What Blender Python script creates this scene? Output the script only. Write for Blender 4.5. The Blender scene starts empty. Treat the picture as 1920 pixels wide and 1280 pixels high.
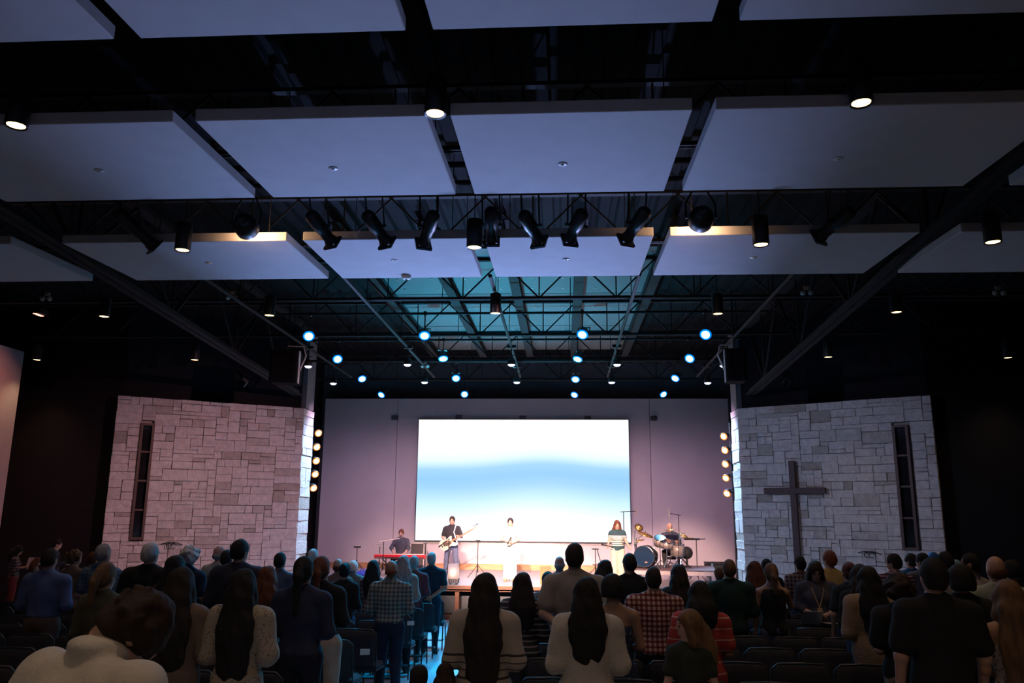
import bpy, math, random
import numpy as np
from mathutils import Matrix, Vector

random.seed(7)
rng = np.random.default_rng(11)
SC = bpy.context.scene
COL = SC.collection
PI = math.pi

# ---------------------------------------------------------------- camera
EYE = 2.85
FPX, PITCH, YAW, ROLL = 1497.0, math.radians(11.98), math.radians(3.69), math.radians(-0.5)
_f = np.array([-math.sin(YAW) * math.cos(PITCH), math.cos(YAW) * math.cos(PITCH), math.sin(PITCH)])
_r = np.array([math.cos(YAW), math.sin(YAW), 0.0])
_d = np.cross(_f, _r)
_r2 = math.cos(ROLL) * _r + math.sin(ROLL) * _d
_d2 = -math.sin(ROLL) * _r + math.cos(ROLL) * _d
cam_data = bpy.data.cameras.new('camera')
cam_data.sensor_width = 36.0
cam_data.lens = 36.0 * FPX / 1920.0
cam_data.clip_end = 200
cam = bpy.data.objects.new('camera', cam_data)
COL.objects.link(cam)
M = Matrix.Identity(4)
for i in range(3):
    M[i][0] = _r2[i]; M[i][1] = -_d2[i]; M[i][2] = -_f[i]
M[2][3] = EYE
cam.matrix_world = M
SC.camera = cam

# ---------------------------------------------------------------- world, exposure
world = bpy.data.worlds.new('world')
SC.world = world
world.use_nodes = True
world.node_tree.nodes['Background'].inputs[0].default_value = (0.02, 0.022, 0.03, 1)
world.node_tree.nodes['Background'].inputs[1].default_value = 0.0
SC.view_settings.view_transform = 'Standard'
SC.view_settings.look = 'None'
SC.view_settings.exposure = 0.0
SC.view_settings.gamma = 1.0
SC.view_settings.use_curve_mapping = False
SC.cycles.max_bounces = 5
SC.cycles.diffuse_bounces = 3
SC.cycles.glossy_bounces = 2
SC.cycles.transmission_bounces = 4
SC.cycles.sample_clamp_indirect = 3.0
SC.cycles.caustics_reflective = False
SC.cycles.caustics_refractive = False

# ---------------------------------------------------------------- picking points on real surfaces
def ray(px, py):
    return _f * FPX + _r2 * (px - 960.0) + _d2 * (py - 640.0)
def atY(px, py, Y):
    v = ray(px, py); t = Y / v[1]
    return Vector((v[0] * t, Y, EYE + v[2] * t))
def atZ(px, py, Z):
    v = ray(px, py); t = (Z - EYE) / v[2]
    return Vector((v[0] * t, v[1] * t, Z))
STAGE_Y = 20.85
STAGE_Z = 1.0
WALL_Y = 26.5
def floorZ(y):
    return 1.01 - 0.04 * min(y, STAGE_Y)
TILT = -math.atan(0.04)

# ---------------------------------------------------------------- lights helper
def aim(o, target):
    d = Vector(target) - o.location
    o.rotation_euler = d.to_track_quat('-Z', 'Y').to_euler()
def spot(name, loc, target, power, color, size=60, blend=0.5, radius=0.08, parent=None):
    l = bpy.data.lights.new(name, 'SPOT')
    l.energy = power; l.color = color; l.spot_size = math.radians(size); l.spot_blend = blend
    l.shadow_soft_size = radius
    o = bpy.data.objects.new(name, l)
    o.location = loc
    aim(o, target)
    COL.objects.link(o)
    return o

# ---------------------------------------------------------------- materials
MATS = {}
def _nt(name):
    m = bpy.data.materials.new(name); m.use_nodes = True
    nt = m.node_tree
    return m, nt, nt.nodes, nt.links, nt.nodes['Principled BSDF']
def lin(c):
    if isinstance(c, str):
        c = c.lstrip('#'); c = [int(c[i:i + 2], 16) / 255 for i in (0, 2, 4)]
        c = [x / 12.92 if x <= 0.04045 else ((x + 0.055) / 1.055) ** 2.4 for x in c]
    return (c[0], c[1], c[2], 1.0)
def mat(name, color, rough=0.6, metal=0.0, var=0.12, scale=12.0, bump=0.0, bscale=None, stretch=None, sheen=0.0, spec=0.5):
    """plain surface with a little procedural colour variation and fine relief"""
    if name in MATS: return MATS[name]
    m, nt, N, L, P = _nt(name)
    P.inputs['Roughness'].default_value = rough
    P.inputs['Metallic'].default_value = metal
    P.inputs['Specular IOR Level'].default_value = spec
    if sheen: P.inputs['Sheen Weight'].default_value = sheen
    c = lin(color)
    tc = N.new('ShaderNodeTexCoord'); mp = N.new('ShaderNodeMapping')
    L.new(tc.outputs['Object'], mp.inputs['Vector'])
    if stretch: mp.inputs['Scale'].default_value = stretch
    nz = N.new('ShaderNodeTexNoise'); nz.inputs['Scale'].default_value = scale; nz.inputs['Detail'].default_value = 4
    L.new(mp.outputs['Vector'], nz.inputs['Vector'])
    cr = N.new('ShaderNodeValToRGB')
    cr.color_ramp.elements[0].position = 0.3; cr.color_ramp.elements[1].position = 0.7
    cr.color_ramp.elements[0].color = tuple(x * (1 - var) for x in c[:3]) + (1,)
    cr.color_ramp.elements[1].color = tuple(min(1, x * (1 + var)) for x in c[:3]) + (1,)
    L.new(nz.outputs['Fac'], cr.inputs['Fac']); L.new(cr.outputs['Color'], P.inputs['Base Color'])
    if bump:
        b = N.new('ShaderNodeBump'); b.inputs['Strength'].default_value = bump; b.inputs['Distance'].default_value = 0.01
        n2 = N.new('ShaderNodeTexNoise'); n2.inputs['Scale'].default_value = bscale or scale * 6; n2.inputs['Detail'].default_value = 3
        L.new(mp.outputs['Vector'], n2.inputs['Vector'])
        L.new(n2.outputs['Fac'], b.inputs['Height']); L.new(b.outputs['Normal'], P.inputs['Normal'])
    MATS[name] = m
    return m
def emit(name, color, strength):
    if name in MATS: return MATS[name]
    m, nt, N, L, P = _nt(name)
    P.inputs['Base Color'].default_value = (0.02, 0.02, 0.02, 1)
    P.inputs['Emission Color'].default_value = lin(color)
    P.inputs['Emission Strength'].default_value = strength
    MATS[name] = m
    return m
def stripes(name, c1, c2, period, duty=0.5, axis=2, phase=0.0):
    if name in MATS: return MATS[name]
    m, nt, N, L, P = _nt(name)
    P.inputs['Roughness'].default_value = 0.9
    tc = N.new('ShaderNodeTexCoord'); sp = N.new('ShaderNodeSeparateXYZ'); L.new(tc.outputs['Object'], sp.inputs[0])
    def math_(op, a, b):
        n = N.new('ShaderNodeMath'); n.operation = op
        for i, v in enumerate((a, b)):
            if isinstance(v, (int, float)): n.inputs[i].default_value = v
            else: L.new(v, n.inputs[i])
        return n.outputs[0]
    v = math_('ADD', sp.outputs[axis], 10 * period + phase)
    v = math_('MODULO', v, period)
    v = math_('LESS_THAN', v, period * duty)
    mx = N.new('ShaderNodeMix'); mx.data_type = 'RGBA'
    mx.inputs[6].default_value = lin(c2); mx.inputs[7].default_value = lin(c1)
    L.new(v, mx.inputs[0]); L.new(mx.outputs[2], P.inputs['Base Color'])
    MATS[name] = m
    return m
def plaid(name, c1, c2, period, c3=None):
    if name in MATS: return MATS[name]
    m, nt, N, L, P = _nt(name)
    P.inputs['Roughness'].default_value = 0.9
    tc = N.new('ShaderNodeTexCoord'); sp = N.new('ShaderNodeSeparateXYZ'); L.new(tc.outputs['Object'], sp.inputs[0])
    def math_(op, a, b):
        n = N.new('ShaderNodeMath'); n.operation = op
        for i, v in enumerate((a, b)):
            if isinstance(v, (int, float)): n.inputs[i].default_value = v
            else: L.new(v, n.inputs[i])
        return n.outputs[0]
    a = math_('LESS_THAN', math_('MODULO', math_('ADD', sp.outputs[0], 10 * period), period), period * 0.45)
    b = math_('LESS_THAN', math_('MODULO', math_('ADD', sp.outputs[2], 10 * period), period), period * 0.45)
    s = math_('MULTIPLY', math_('ADD', a, b), 0.5)
    cr = N.new('ShaderNodeValToRGB'); cr.color_ramp.interpolation = 'CONSTANT'
    e = cr.color_ramp.elements
    e[0].position = 0; e[0].color = lin(c1); e[1].position = 0.8; e[1].color = lin(c2)
    x = e.new(0.4); k1, k2 = lin(c1), lin(c2)
    x.color = lin(c3) if c3 else tuple((k1[i] + k2[i]) / 2 for i in range(4))
    L.new(s, cr.inputs['Fac']); L.new(cr.outputs['Color'], P.inputs['Base Color'])
    MATS[name] = m
    return m
def bands(name, stops):
    """knit with horizontal bands: list of (height from, colour)"""
    if name in MATS: return MATS[name]
    m, nt, N, L, P = _nt(name)
    P.inputs['Roughness'].default_value = 0.9
    tc = N.new('ShaderNodeTexCoord'); sp = N.new('ShaderNodeSeparateXYZ'); L.new(tc.outputs['Object'], sp.inputs[0])
    d = N.new('ShaderNodeMath'); d.operation = 'DIVIDE'; d.inputs[1].default_value = 2.0; L.new(sp.outputs[2], d.inputs[0])
    cr = N.new('ShaderNodeValToRGB'); cr.color_ramp.interpolation = 'CONSTANT'; e = cr.color_ramp.elements
    e[0].position = 0; e[0].color = lin(stops[0][1]); e[1].position = stops[1][0] / 2; e[1].color = lin(stops[1][1])
    for z, c in stops[2:]:
        x = e.new(z / 2); x.color = lin(c)
    L.new(d.outputs[0], cr.inputs['Fac']); L.new(cr.outputs['Color'], P.inputs['Base Color'])
    MATS[name] = m
    return m
def blotch(name, c1, c2, scale=25, th=0.35):
    """printed fabric: scattered motifs on a ground colour"""
    if name in MATS: return MATS[name]
    m, nt, N, L, P = _nt(name)
    P.inputs['Roughness'].default_value = 0.9
    tc = N.new('ShaderNodeTexCoord'); vo = N.new('ShaderNodeTexVoronoi'); vo.inputs['Scale'].default_value = scale
    L.new(tc.outputs['Object'], vo.inputs['Vector'])
    cr = N.new('ShaderNodeValToRGB'); cr.color_ramp.interpolation = 'CONSTANT'
    cr.color_ramp.elements[0].color = lin(c2); cr.color_ramp.elements[1].position = th; cr.color_ramp.elements[1].color = lin(c1)
    L.new(vo.outputs['Distance'], cr.inputs['Fac']); L.new(cr.outputs['Color'], P.inputs['Base Color'])
    MATS[name] = m
    return m

# ---------------------------------------------------------------- mesh helpers
def set_props(o, label=None, category=None, group=None, kind=None):
    if label: o['label'] = label
    if category: o['category'] = category
    if group: o['group'] = group
    if kind: o['kind'] = kind
    return o
def link_mesh(name, me, parent=None):
    o = bpy.data.objects.new(name, me); COL.objects.link(o)
    if parent is not None: o.parent = parent
    return o
def empty(name, loc=(0, 0, 0), rot=(0, 0, 0)):
    o = bpy.data.objects.new(name, None); o.empty_display_size = 0.1
    o.location = loc; o.rotation_euler = rot
    COL.objects.link(o)
    return o
def thing(name, label, cat, loc=(0, 0, 0), rot=(0, 0, 0), group=None):
    return set_props(empty(name, loc, rot), label, cat, group)
def copy_tree(o, parent=None):
    c = o.copy(); COL.objects.link(c)
    if parent is not None: c.parent = parent
    for ch in o.children: copy_tree(ch, c)
    return c

class MB:
    """collects simple solids into one mesh"""
    def __init__(self):
        self.v = []; self.f = []
    def add(self, vs, fs):
        n = len(self.v); self.v += [tuple(x) for x in vs]; self.f += [tuple(i + n for i in q) for q in fs]
        return self
    def box(self, c, s, rot=None, bevel=0.0):
        hx, hy, hz = s[0] / 2, s[1] / 2, s[2] / 2
        if bevel <= 0:
            vs = [Vector((x, y, z)) for z in (-hz, hz) for y in (-hy, hy) for x in (-hx, hx)]
            fs = [(0, 2, 3, 1), (4, 5, 7, 6), (0, 1, 5, 4), (2, 6, 7, 3), (0, 4, 6, 2), (1, 3, 7, 5)]
        else:
            b = min(bevel, hx * .9, hy * .9, hz * .9)
            vs = []; fs = []
            for sx in (-1, 1):
                for sy in (-1, 1):
                    for sz in (-1, 1):
                        vs += [Vector((sx * hx, sy * (hy - b), sz * (hz - b))), Vector((sx * (hx - b), sy * hy, sz * (hz - b))), Vector((sx * (hx - b), sy * (hy - b), sz * hz))]
            I = lambda sx, sy, sz, k: ((sx > 0) * 4 + (sy > 0) * 2 + (sz > 0)) * 3 + k
            for s_ in (-1, 1):
                fs.append([I(s_, a, b_, 0) for a, b_ in ((-1, -1), (1, -1), (1, 1), (-1, 1))][::s_])
                fs.append([I(a, s_, b_, 1) for a, b_ in ((-1, -1), (1, -1), (1, 1), (-1, 1))][::-s_])
                fs.append([I(a, b_, s_, 2) for a, b_ in ((-1, -1), (1, -1), (1, 1), (-1, 1))][::s_])
            for a in (-1, 1):
                for b_ in (-1, 1):
                    fs.append([I(a, b_, -1, 0), I(a, b_, -1, 1), I(a, b_, 1, 1), I(a, b_, 1, 0)][::a * b_])
                    fs.append([I(a, -1, b_, 0), I(a, 1, b_, 0), I(a, 1, b_, 2), I(a, -1, b_, 2)][::a * b_])
                    fs.append([I(-1, a, b_, 1), I(-1, a, b_, 2), I(1, a, b_, 2), I(1, a, b_, 1)][::a * b_])
                    for c_ in (-1, 1):
                        fs.append([I(a, b_, c_, 0), I(a, b_, c_, 1), I(a, b_, c_, 2)][::a * b_ * c_])
        c = Vector(c)
        if rot is not None:
            R = rot if isinstance(rot, Matrix) else Matrix.Rotation(rot, 3, 'Z')
            vs = [R @ x for x in vs]
        return self.add([x + c for x in vs], fs)
    def tube(self, p0, p1, r0, r1=None, n=8, caps=True):
        p0, p1 = Vector(p0), Vector(p1); r1 = r0 if r1 is None else r1
        d = (p1 - p0)
        if d.length < 1e-6: return self
        d.normalize()
        a = d.orthogonal().normalized(); b = d.cross(a)
        vs = []
        for p, r in ((p0, r0), (p1, r1)):
            for i in range(n):
                t = 2 * PI * i / n
                vs.append(p + a * (r * math.cos(t)) + b * (r * math.sin(t)))
        fs = [(i, (i + 1) % n, n + (i + 1) % n, n + i) for i in range(n)]
        if caps: fs += [tuple(range(n))[::-1], tuple(range(n, 2 * n))]
        return self.add(vs, fs)
    def path(self, pts, r, n=6):
        pts = [Vector(p) for p in pts]
        rs = r if isinstance(r, (list, tuple)) else [r] * len(pts)
        vs = []; a = None
        for i, p in enumerate(pts):
            d = (pts[min(i + 1, len(pts) - 1)] - pts[max(i - 1, 0)]).normalized()
            if a is None: a = d.orthogonal().normalized()
            a = (a - d * a.dot(d))
            a = a.normalized() if a.length > 1e-5 else d.orthogonal().normalized()
            b = d.cross(a)
            for k in range(n):
                t = 2 * PI * k / n
                vs.append(p + (a * math.cos(t) + b * math.sin(t)) * rs[i])
        fs = []
        for i in range(len(pts) - 1):
            for k in range(n):
                fs.append((i * n + k, i * n + (k + 1) % n, (i + 1) * n + (k + 1) % n, (i + 1) * n + k))
        m = len(pts) - 1
        fs += [tuple(range(n))[::-1], tuple(range(m * n, m * n + n))]
        return self.add(vs, fs)
    def lathe(self, prof, n=20, M=None):
        """profile of (radius, z) turned about z"""
        vs = []; fs = []
        for r, z in prof:
            for k in range(n):
                t = 2 * PI * k / n
                vs.append(Vector((r * math.cos(t), r * math.sin(t), z)))
        for i in range(len(prof) - 1):
            for k in range(n):
                fs.append((i * n + k, i * n + (k + 1) % n, (i + 1) * n + (k + 1) % n, (i + 1) * n + k))
        if prof[0][0] > 1e-4: fs.append(tuple(range(n))[::-1])
        if prof[-1][0] > 1e-4: fs.append(tuple(range((len(prof) - 1) * n, len(prof) * n)))
        if M is not None: vs = [M @ v for v in vs]
        return self.add(vs, fs)
    def prism(self, poly, z0, z1, M=None):
        n = len(poly)
        vs = [Vector((x, y, z0)) for x, y in poly] + [Vector((x, y, z1)) for x, y in poly]
        fs = [tuple(range(n))[::-1], tuple(range(n, 2 * n))] + [(i, (i + 1) % n, n + (i + 1) % n, n + i) for i in range(n)]
        if M is not None: vs = [M @ v for v in vs]
        return self.add(vs, fs)
    def mesh(self, name, material, smooth=False):
        me = bpy.data.meshes.new(name)
        me.from_pydata([tuple(v) for v in self.v], [], self.f)
        me.materials.append(material)
        if smooth: me.polygons.foreach_set('use_smooth', [True] * len(me.polygons))
        me.update()
        return me
    def build(self, name, material, parent=None, smooth=False):
        return link_mesh(name, self.mesh(name, material, smooth), parent)
def frame_to(p0, p1):
    """matrix whose +z runs from p0 to p1, origin p0"""
    d = (Vector(p1) - Vector(p0)).normalized()
    q = d.to_track_quat('Z', 'Y').to_matrix().to_4x4()
    return Matrix.Translation(Vector(p0)) @ q

# ================================================================ setting
CX = -1.23
black_paint = mat('black_paint', (0.010, 0.010, 0.013), 0.9, spec=.2, bump=0.15, scale=3)
black_metal = mat('black_metal', (0.015, 0.015, 0.017), 0.45, 0.3)
steel_dark = mat('steel_dark', (0.016, 0.017, 0.019), 0.75, 0.0, var=0.25, spec=.2)
deck_metal = mat('deck_metal', (0.007, 0.0075, 0.009), 0.9, 0.0, spec=.1, var=0.3, scale=2)
white_fabric = mat('white_fabric', (0.62, 0.62, 0.64), 0.95, bump=0.25, scale=3, bscale=260, var=0.04)
wall_grey = mat('wall_grey', (0.50, 0.47, 0.50), 0.9, bump=0.1, scale=1.5, bscale=120, var=0.04)
side_wall_mat = mat('side_wall_paint', (0.45, 0.40, 0.40), 0.9, var=0.05, scale=2)
floor_mat = mat('floor_concrete', (0.36, 0.37, 0.40), 0.35, bump=0.05, scale=1.2, var=0.12)
deck_mat = mat('stage_deck', (0.42, 0.42, 0.44), 0.25, var=0.06, scale=4, stretch=(0.4, 5, 1))
wood_mat = mat('walnut_wood', (0.16, 0.07, 0.035), 0.45, var=0.3, scale=3, stretch=(1, 14, 14), bump=0.1)
oak_mat = mat('oak_wood', (0.42, 0.22, 0.10), 0.45, var=0.25, scale=3, stretch=(1, 14, 14))
insul_mat = mat('insulation_board', (0.11, 0.12, 0.125), 0.6, var=0.06, scale=1.5)

def struct(o): return set_props(o, kind='structure')

# floor: gentle fall towards the stage, then level
mb = MB()
xs = np.linspace(-16, 13.6, 12); ys = [-5, 0, 5, 10, 15, STAGE_Y, 28]
mb.add([(x, y, floorZ(y)) for y in ys for x in xs], [(j * 12 + i, j * 12 + i + 1, (j + 1) * 12 + i + 1, (j + 1) * 12 + i) for j in range(6) for i in range(11)])
struct(mb.build('floor', floor_mat))
# side riser where the left-hand side seats stand
mb = MB(); z0 = floorZ(15)
mb.add([(-15.5, 14.2, -.2), (-10.6, 14.2, -.2), (-10.6, 18.7, -.2), (-15.5, 18.7, -.2), (-15.5, 14.2, z0 + .28), (-10.6, 14.2, z0 + .28), (-10.6, 18.7, z0 + .28), (-15.5, 18.7, z0 + .28)],
       [(0, 3, 2, 1), (4, 5, 6, 7), (0, 1, 5, 4), (1, 2, 6, 5), (2, 3, 7, 6), (3, 0, 4, 7)])
RISER_Z = z0 + .28
struct(mb.build('floor_riser', mat('carpet_dark', (0.04, 0.038, 0.045), 0.95, bump=0.3, scale=20)))

def wallbox(name, x0, x1, y0, y1, z0, z1, m):
    return struct(MB().box(((x0 + x1) / 2, (y0 + y1) / 2, (z0 + z1) / 2), (x1 - x0, y1 - y0, z1 - z0)).build(name, m))
ROOF = 7.85
wallbox('wall_left_outer', -16.2, -16.0, -5, 28, -.2, 8.2, black_paint)
wallbox('wall_left', -13.6, -13.3, 3.0, 18.6, -.2, 6.6, side_wall_mat)
wallbox('wall_right', 13.6, 13.8, -5, 28, -.2, 8.2, black_paint)
wallbox('wall_rear', -16, 13.6, -5.2, -5, -.2, 8.2, black_paint)
wallbox('wall_stage_rear', -16, 13.6, 27.2, 27.4, -.2, 8.2, mat('charcoal_paint', (0.10, 0.10, 0.11), 0.85, scale=3))
# angled black front walls that carry the stone
def front_wall(name, s):
    P = [(-15.9, 19.3), (-11.05, 19.3), (-7.27, 21.74), (-7.27, 22.4), (-7.9, 22.4), (-15.9, 23)]
    P = [(x, y) if s < 0 else (2 * CX - x, y) for x, y in P]
    if s > 0: P = [(min(x, 13.5), y) for x, y in P][::-1]
    struct(MB().prism(P, -.2, 8.0).build(name, black_paint))
front_wall('wall_front_left', -1); front_wall('wall_front_right', 1)
for n_, xx in ((1, -7.2), (2, 2 * CX + 7.2)):
    wallbox('wall_return_lit_%d' % n_, xx - .07, xx + .07, 21.72, 22.4, 5.6, 7.8, mat('return_lit_grey', (0.16, 0.16, 0.17), 0.8))  # added paler strip: light falling on the black wall return, put into the colour
wallbox('wall_stage_left', -8.6, -8.35, 22.4, 27.2, 0, 8.0, black_paint)
wallbox('wall_stage_right', 5.9, 6.15, 22.4, 27.2, 0, 8.0, black_paint)

# back wall of the stage in three panels with thin joints, and its wooden base
bw = struct(MB().box(((-8.04 + 5.43) / 2, WALL_Y + .13, 3.75), (13.4, .1, 5.5)).build('wall_back', mat('joint_dark', (0.05, 0.045, 0.05), 0.9)))
sx = [-8.04, atY(741, 900, WALL_Y).x, atY(1221, 900, WALL_Y).x, 5.43]
for i in range(3):
    MB().box(((sx[i] + sx[i + 1]) / 2, WALL_Y + .04, 3.765), (sx[i + 1] - sx[i] - .014, .08, 5.53)).build('panel', wall_grey, bw)
struct(MB().box(((-8.04 + 5.43) / 2, WALL_Y - .02, STAGE_Z + .09), (13.4, .04, .18)).build('baseboard_back', oak_mat))
for i, (px, py) in enumerate([(740, 783), (860, 782), (980, 783), (1102, 784), (1226, 784)]):
    p = atY(px, py, WALL_Y - .06)
    v = thing('wall_vent', 'small dark vent box high on the grey stage wall, %s from the drum kit side' % ('fifth', 'fourth', 'third', 'second', 'first')[i], 'vent', p, group='vents along the stage wall')
    MB().box((0, .03, 0), (.22, .06, .15), bevel=.01).build('housing', mat('vent_grey', (0.09, 0.085, 0.1), 0.6), v)
    for k in range(4): MB().box((0, -.004, -.045 + k * .03), (.18, .01, .008)).build('louvre', black_metal, v)

# roof deck, ribs running towards the stage
mb = MB(); x = -16.0; prof = []
while x < 13.7:
    prof += [(x, 0), (x + .16, 0), (x + .2, .06), (x + .28, .06)]; x += .32
mb.add([(a, -5, ROOF + b) for a, b in prof] + [(a, 27.3, ROOF + b) for a, b in prof],
       [(i, i + len(prof), i + 1 + len(prof), i + 1) for i in range(len(prof) - 1)])
struct(mb.build('ceiling', deck_metal))
# smooth insulation boards with fixing pins over the stage front
pinm = mat('pin_metal', (0.5, 0.5, 0.5), 0.3, 0.8)
bx = [-3.95, -2.45, -1.0, .35, 1.9]
ip = struct(MB().box((-1.0, 19.4, ROOF - .01), (5.8, 9.7, .012)).build('ceiling_insulation', steel_dark))
pin_me = MB().lathe([(.0, -.012), (.03, -.01), (.035, 0)], 8).mesh('pin', pinm)
for i in range(4):
    for j in range(3):
        y0, y1 = 14.5 + j * 3.27, 17.73 + j * 3.27
        b = MB().box(((bx[i] + bx[i + 1]) / 2, (y0 + y1) / 2, ROOF - .06), (bx[i + 1] - bx[i] - .06, y1 - y0, .08)).build('insulation_board', insul_mat, ip)
        n = 2
        for a in range(n):
            for c in range(4):
                q = link_mesh('pin', pin_me, b)
                q.location = (bx[i] + (bx[i + 1] - bx[i]) * (a + .5) / n, y0 + .4 + c * .8, ROOF - .1)
# long roof beams and conduits over the stage
for x in (-3.95, -2.45, -1.0, .35, 1.9):
    t = thing('roof_beam', 'dark steel beam running along the roof towards the stage', 'beam', (x, 13, ROOF - .1), group='long roof beams')
    MB().box((0, 5.6, -.02), (.2, 11.4, .02)).build('flange', steel_dark, t)
    MB().box((0, 5.6, -.12), (.03, 11.4, .18)).build('web_plate', steel_dark, t)
    MB().box((0, 5.6, -.22), (.2, 11.4, .02)).build('flange', steel_dark, t)

# bar joists across the hall
def joist(y, zb, zt, x0=-13.4, x1=10.9, nth=''):
    t = thing('bar_joist', 'black open-web steel joist under the roof, %s from the stage rear wall' % nth, 'joist', (0, y, zb), group='bar joists under the roof')
    h = zt - zb
    for dy in (-.035, .035):
        MB().box(((x0 + x1) / 2, dy, .025), (x1 - x0, .035, .05)).build('bottom_chord', steel_dark, t)
    MB().box(((x0 + x1) / 2, 0, h - .025), (x1 - x0, .1, .05)).build('top_chord', steel_dark, t)
    s = 1.5; n = int((x1 - x0) / s)
    dm = MB().tube((-s / 2, 0, h - .05), (0, 0, .03), .017, n=6).mesh('web_rod', steel_dark)
    dm2 = MB().tube((s / 2, 0, h - .05), (0, 0, .03), .017, n=6).mesh('web_rod', steel_dark)
    vm = MB().tube((0, 0, .03), (0, 0, h - .05), .013, n=6).mesh('web_rod', steel_dark)
    for i in range(n):
        xx = x0 + s * (i + .5)
        for me in (dm, dm2, vm):
            o = link_mesh('web_rod', me, t); o.location = (xx, 0, 0)
for y, nth in zip((5.2, 8.5, 11.8, 15.1, 18.4, 21.7, 25.0), ('seventh', 'sixth', 'fifth', 'fourth', 'third', 'second', 'first')): joist(y, 6.9, 7.74, *((-13.2, 10.7) if y < 19 else ((-7.2, 4.75) if y < 22 else (-8.3, 5.85))), nth)

# sloping girder trusses either side of the ceiling panels
def girder(x0, x1, z0, z1, label):
    t = thing('girder_truss', label, 'truss')
    A, B = Vector((x0, 3.0, z0 + .06)), Vector((x1, 21.3, z1 + .06))
    d = B - A
    q = Matrix.Rotation(math.atan2(d.z, math.hypot(d.x, d.y)), 3, 'X')
    q = Matrix.Rotation(-math.atan2(d.x, d.y), 3, 'Z') @ q
    for s in (-.075, .075):
        MB().box((A + B) / 2 + Vector((s, 0, 0)), (.11, d.length, .025), q).build('chord_angle', steel_dark, t)
        MB().box((A + B) / 2 + Vector((s * .35, 0, .06)), (.025, d.length, .13), q).build('chord_angle', steel_dark, t)
    MB().box(((x0 + x1) / 2, 12.15, ROOF - .09), (.2, 18.3, .1)).build('top_chord', steel_dark, t)
    n = 6
    for i in range(n):
        a = A.lerp(B, (i + .5) / n)
        for k in (-1, 1):
            b = Vector((a.x, a.y + k * 1.5, ROOF - .1))
            MB().tube(a, b, .035, n=6).build('web_member', steel_dark, t)
        b = Vector((a.x, a.y, ROOF - .1))
        MB().tube(a, b, .025, n=6).build('web_member', steel_dark, t)
girder(-6.85, -7.25, 6.66, 5.84, 'dark sloping girder truss on the side away from the cross')
girder(4.95, 4.97, 6.86, 5.86, 'dark sloping girder truss on the cross side of the hall')

# ---------------------------------------------------------------- hanging acoustic panels
cols = [(-10.6, -7.48), (-6.75, -3.65), (-3.43, -1.24), (-1.02, 1.18), (1.39, 4.52), (5.02, 8.14)]
rows = [(3.62, 5.67, 6.51, 6.60), (6.69, 8.75, 6.40, 6.475), (9.88, 11.83, 6.335, 6.385)]
rown = ['rearmost row', 'middle row', 'row nearest stage']
for j, (y0, y1, z0, z1) in enumerate(rows):
    for i, (x0, x1) in enumerate(cols):
        sd_ = 'away from the cross' if i < 3 else 'on the cross side'
        extra = ('white acoustic panel outside the girder ' if i in (0, 5) else 'wide white acoustic panel beside the girder ' if i in (1, 4) else 'narrow white acoustic panel by the centre line ') + sd_
        t = thing('acoustic_panel', extra + ', ' + rown[j], 'ceiling panel', ((x0 + x1) / 2, (y0 + y1) / 2, (z0 + z1) / 2), (math.atan2(z1 - z0, y1 - y0), 0, 0), 'hanging acoustic panels')
        MB().box((0, 0, .06), (x1 - x0, math.hypot(y1 - y0, z1 - z0), .12), bevel=.008).build('panel_board', white_fabric, t)
        for a in (-1, 1):
            for b in (-1, 1):
                MB().tube((a * (x1 - x0) * .4, b * .8, .11), (a * (x1 - x0) * .4, b * .8, 1.28), .006, n=5).build('hanger_rod', steel_dark, t)
spk = mat('sprinkler_cover', (0.75, 0.75, 0.75), 0.4)
for (px, py, r) in [(625, 315, 1), (1055, 307, 1), (1571, 297, 1), (186, 319, 1), (1061, 485, 2), (740, 487, 2), (391, 492, 2), (1413, 482, 2)]:
    y0, y1, z0, z1 = rows[r]
    v = ray(px, py); k = (z1 - z0) / (y1 - y0)
    t_ = (z0 - k * y0 - EYE) / (v[2] - k * v[1])
    p = Vector((v[0] * t_, v[1] * t_, EYE + v[2] * t_))
    s = thing('sprinkler_cap', 'small round white sprinkler cap under a ceiling panel', 'sprinkler', p, group='sprinkler caps')
    MB().lathe([(.05, 0.002), (.052, -.006), (.04, -.012), (0, -.014)], 14).build('cover_plate', spk, s, True)
    MB().lathe([(.018, -.012), (.016, -.02), (0, -.022)], 8).build('cap_centre', spk, s, True)
p = atY(762, 517, 11.7)
s = thing('smoke_detector', 'small white box detector at the stage edge of a ceiling panel', 'detector', (p.x, 11.7, 6.372))
MB().lathe([(.075, 0.01), (.075, -.03), (.05, -.045), (0, -.045)], 16).build('housing', spk, s, True)
MB().box((0, 0, -.05), (.03, .03, .012), bevel=.004).build('sensor', black_metal, s)

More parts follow.
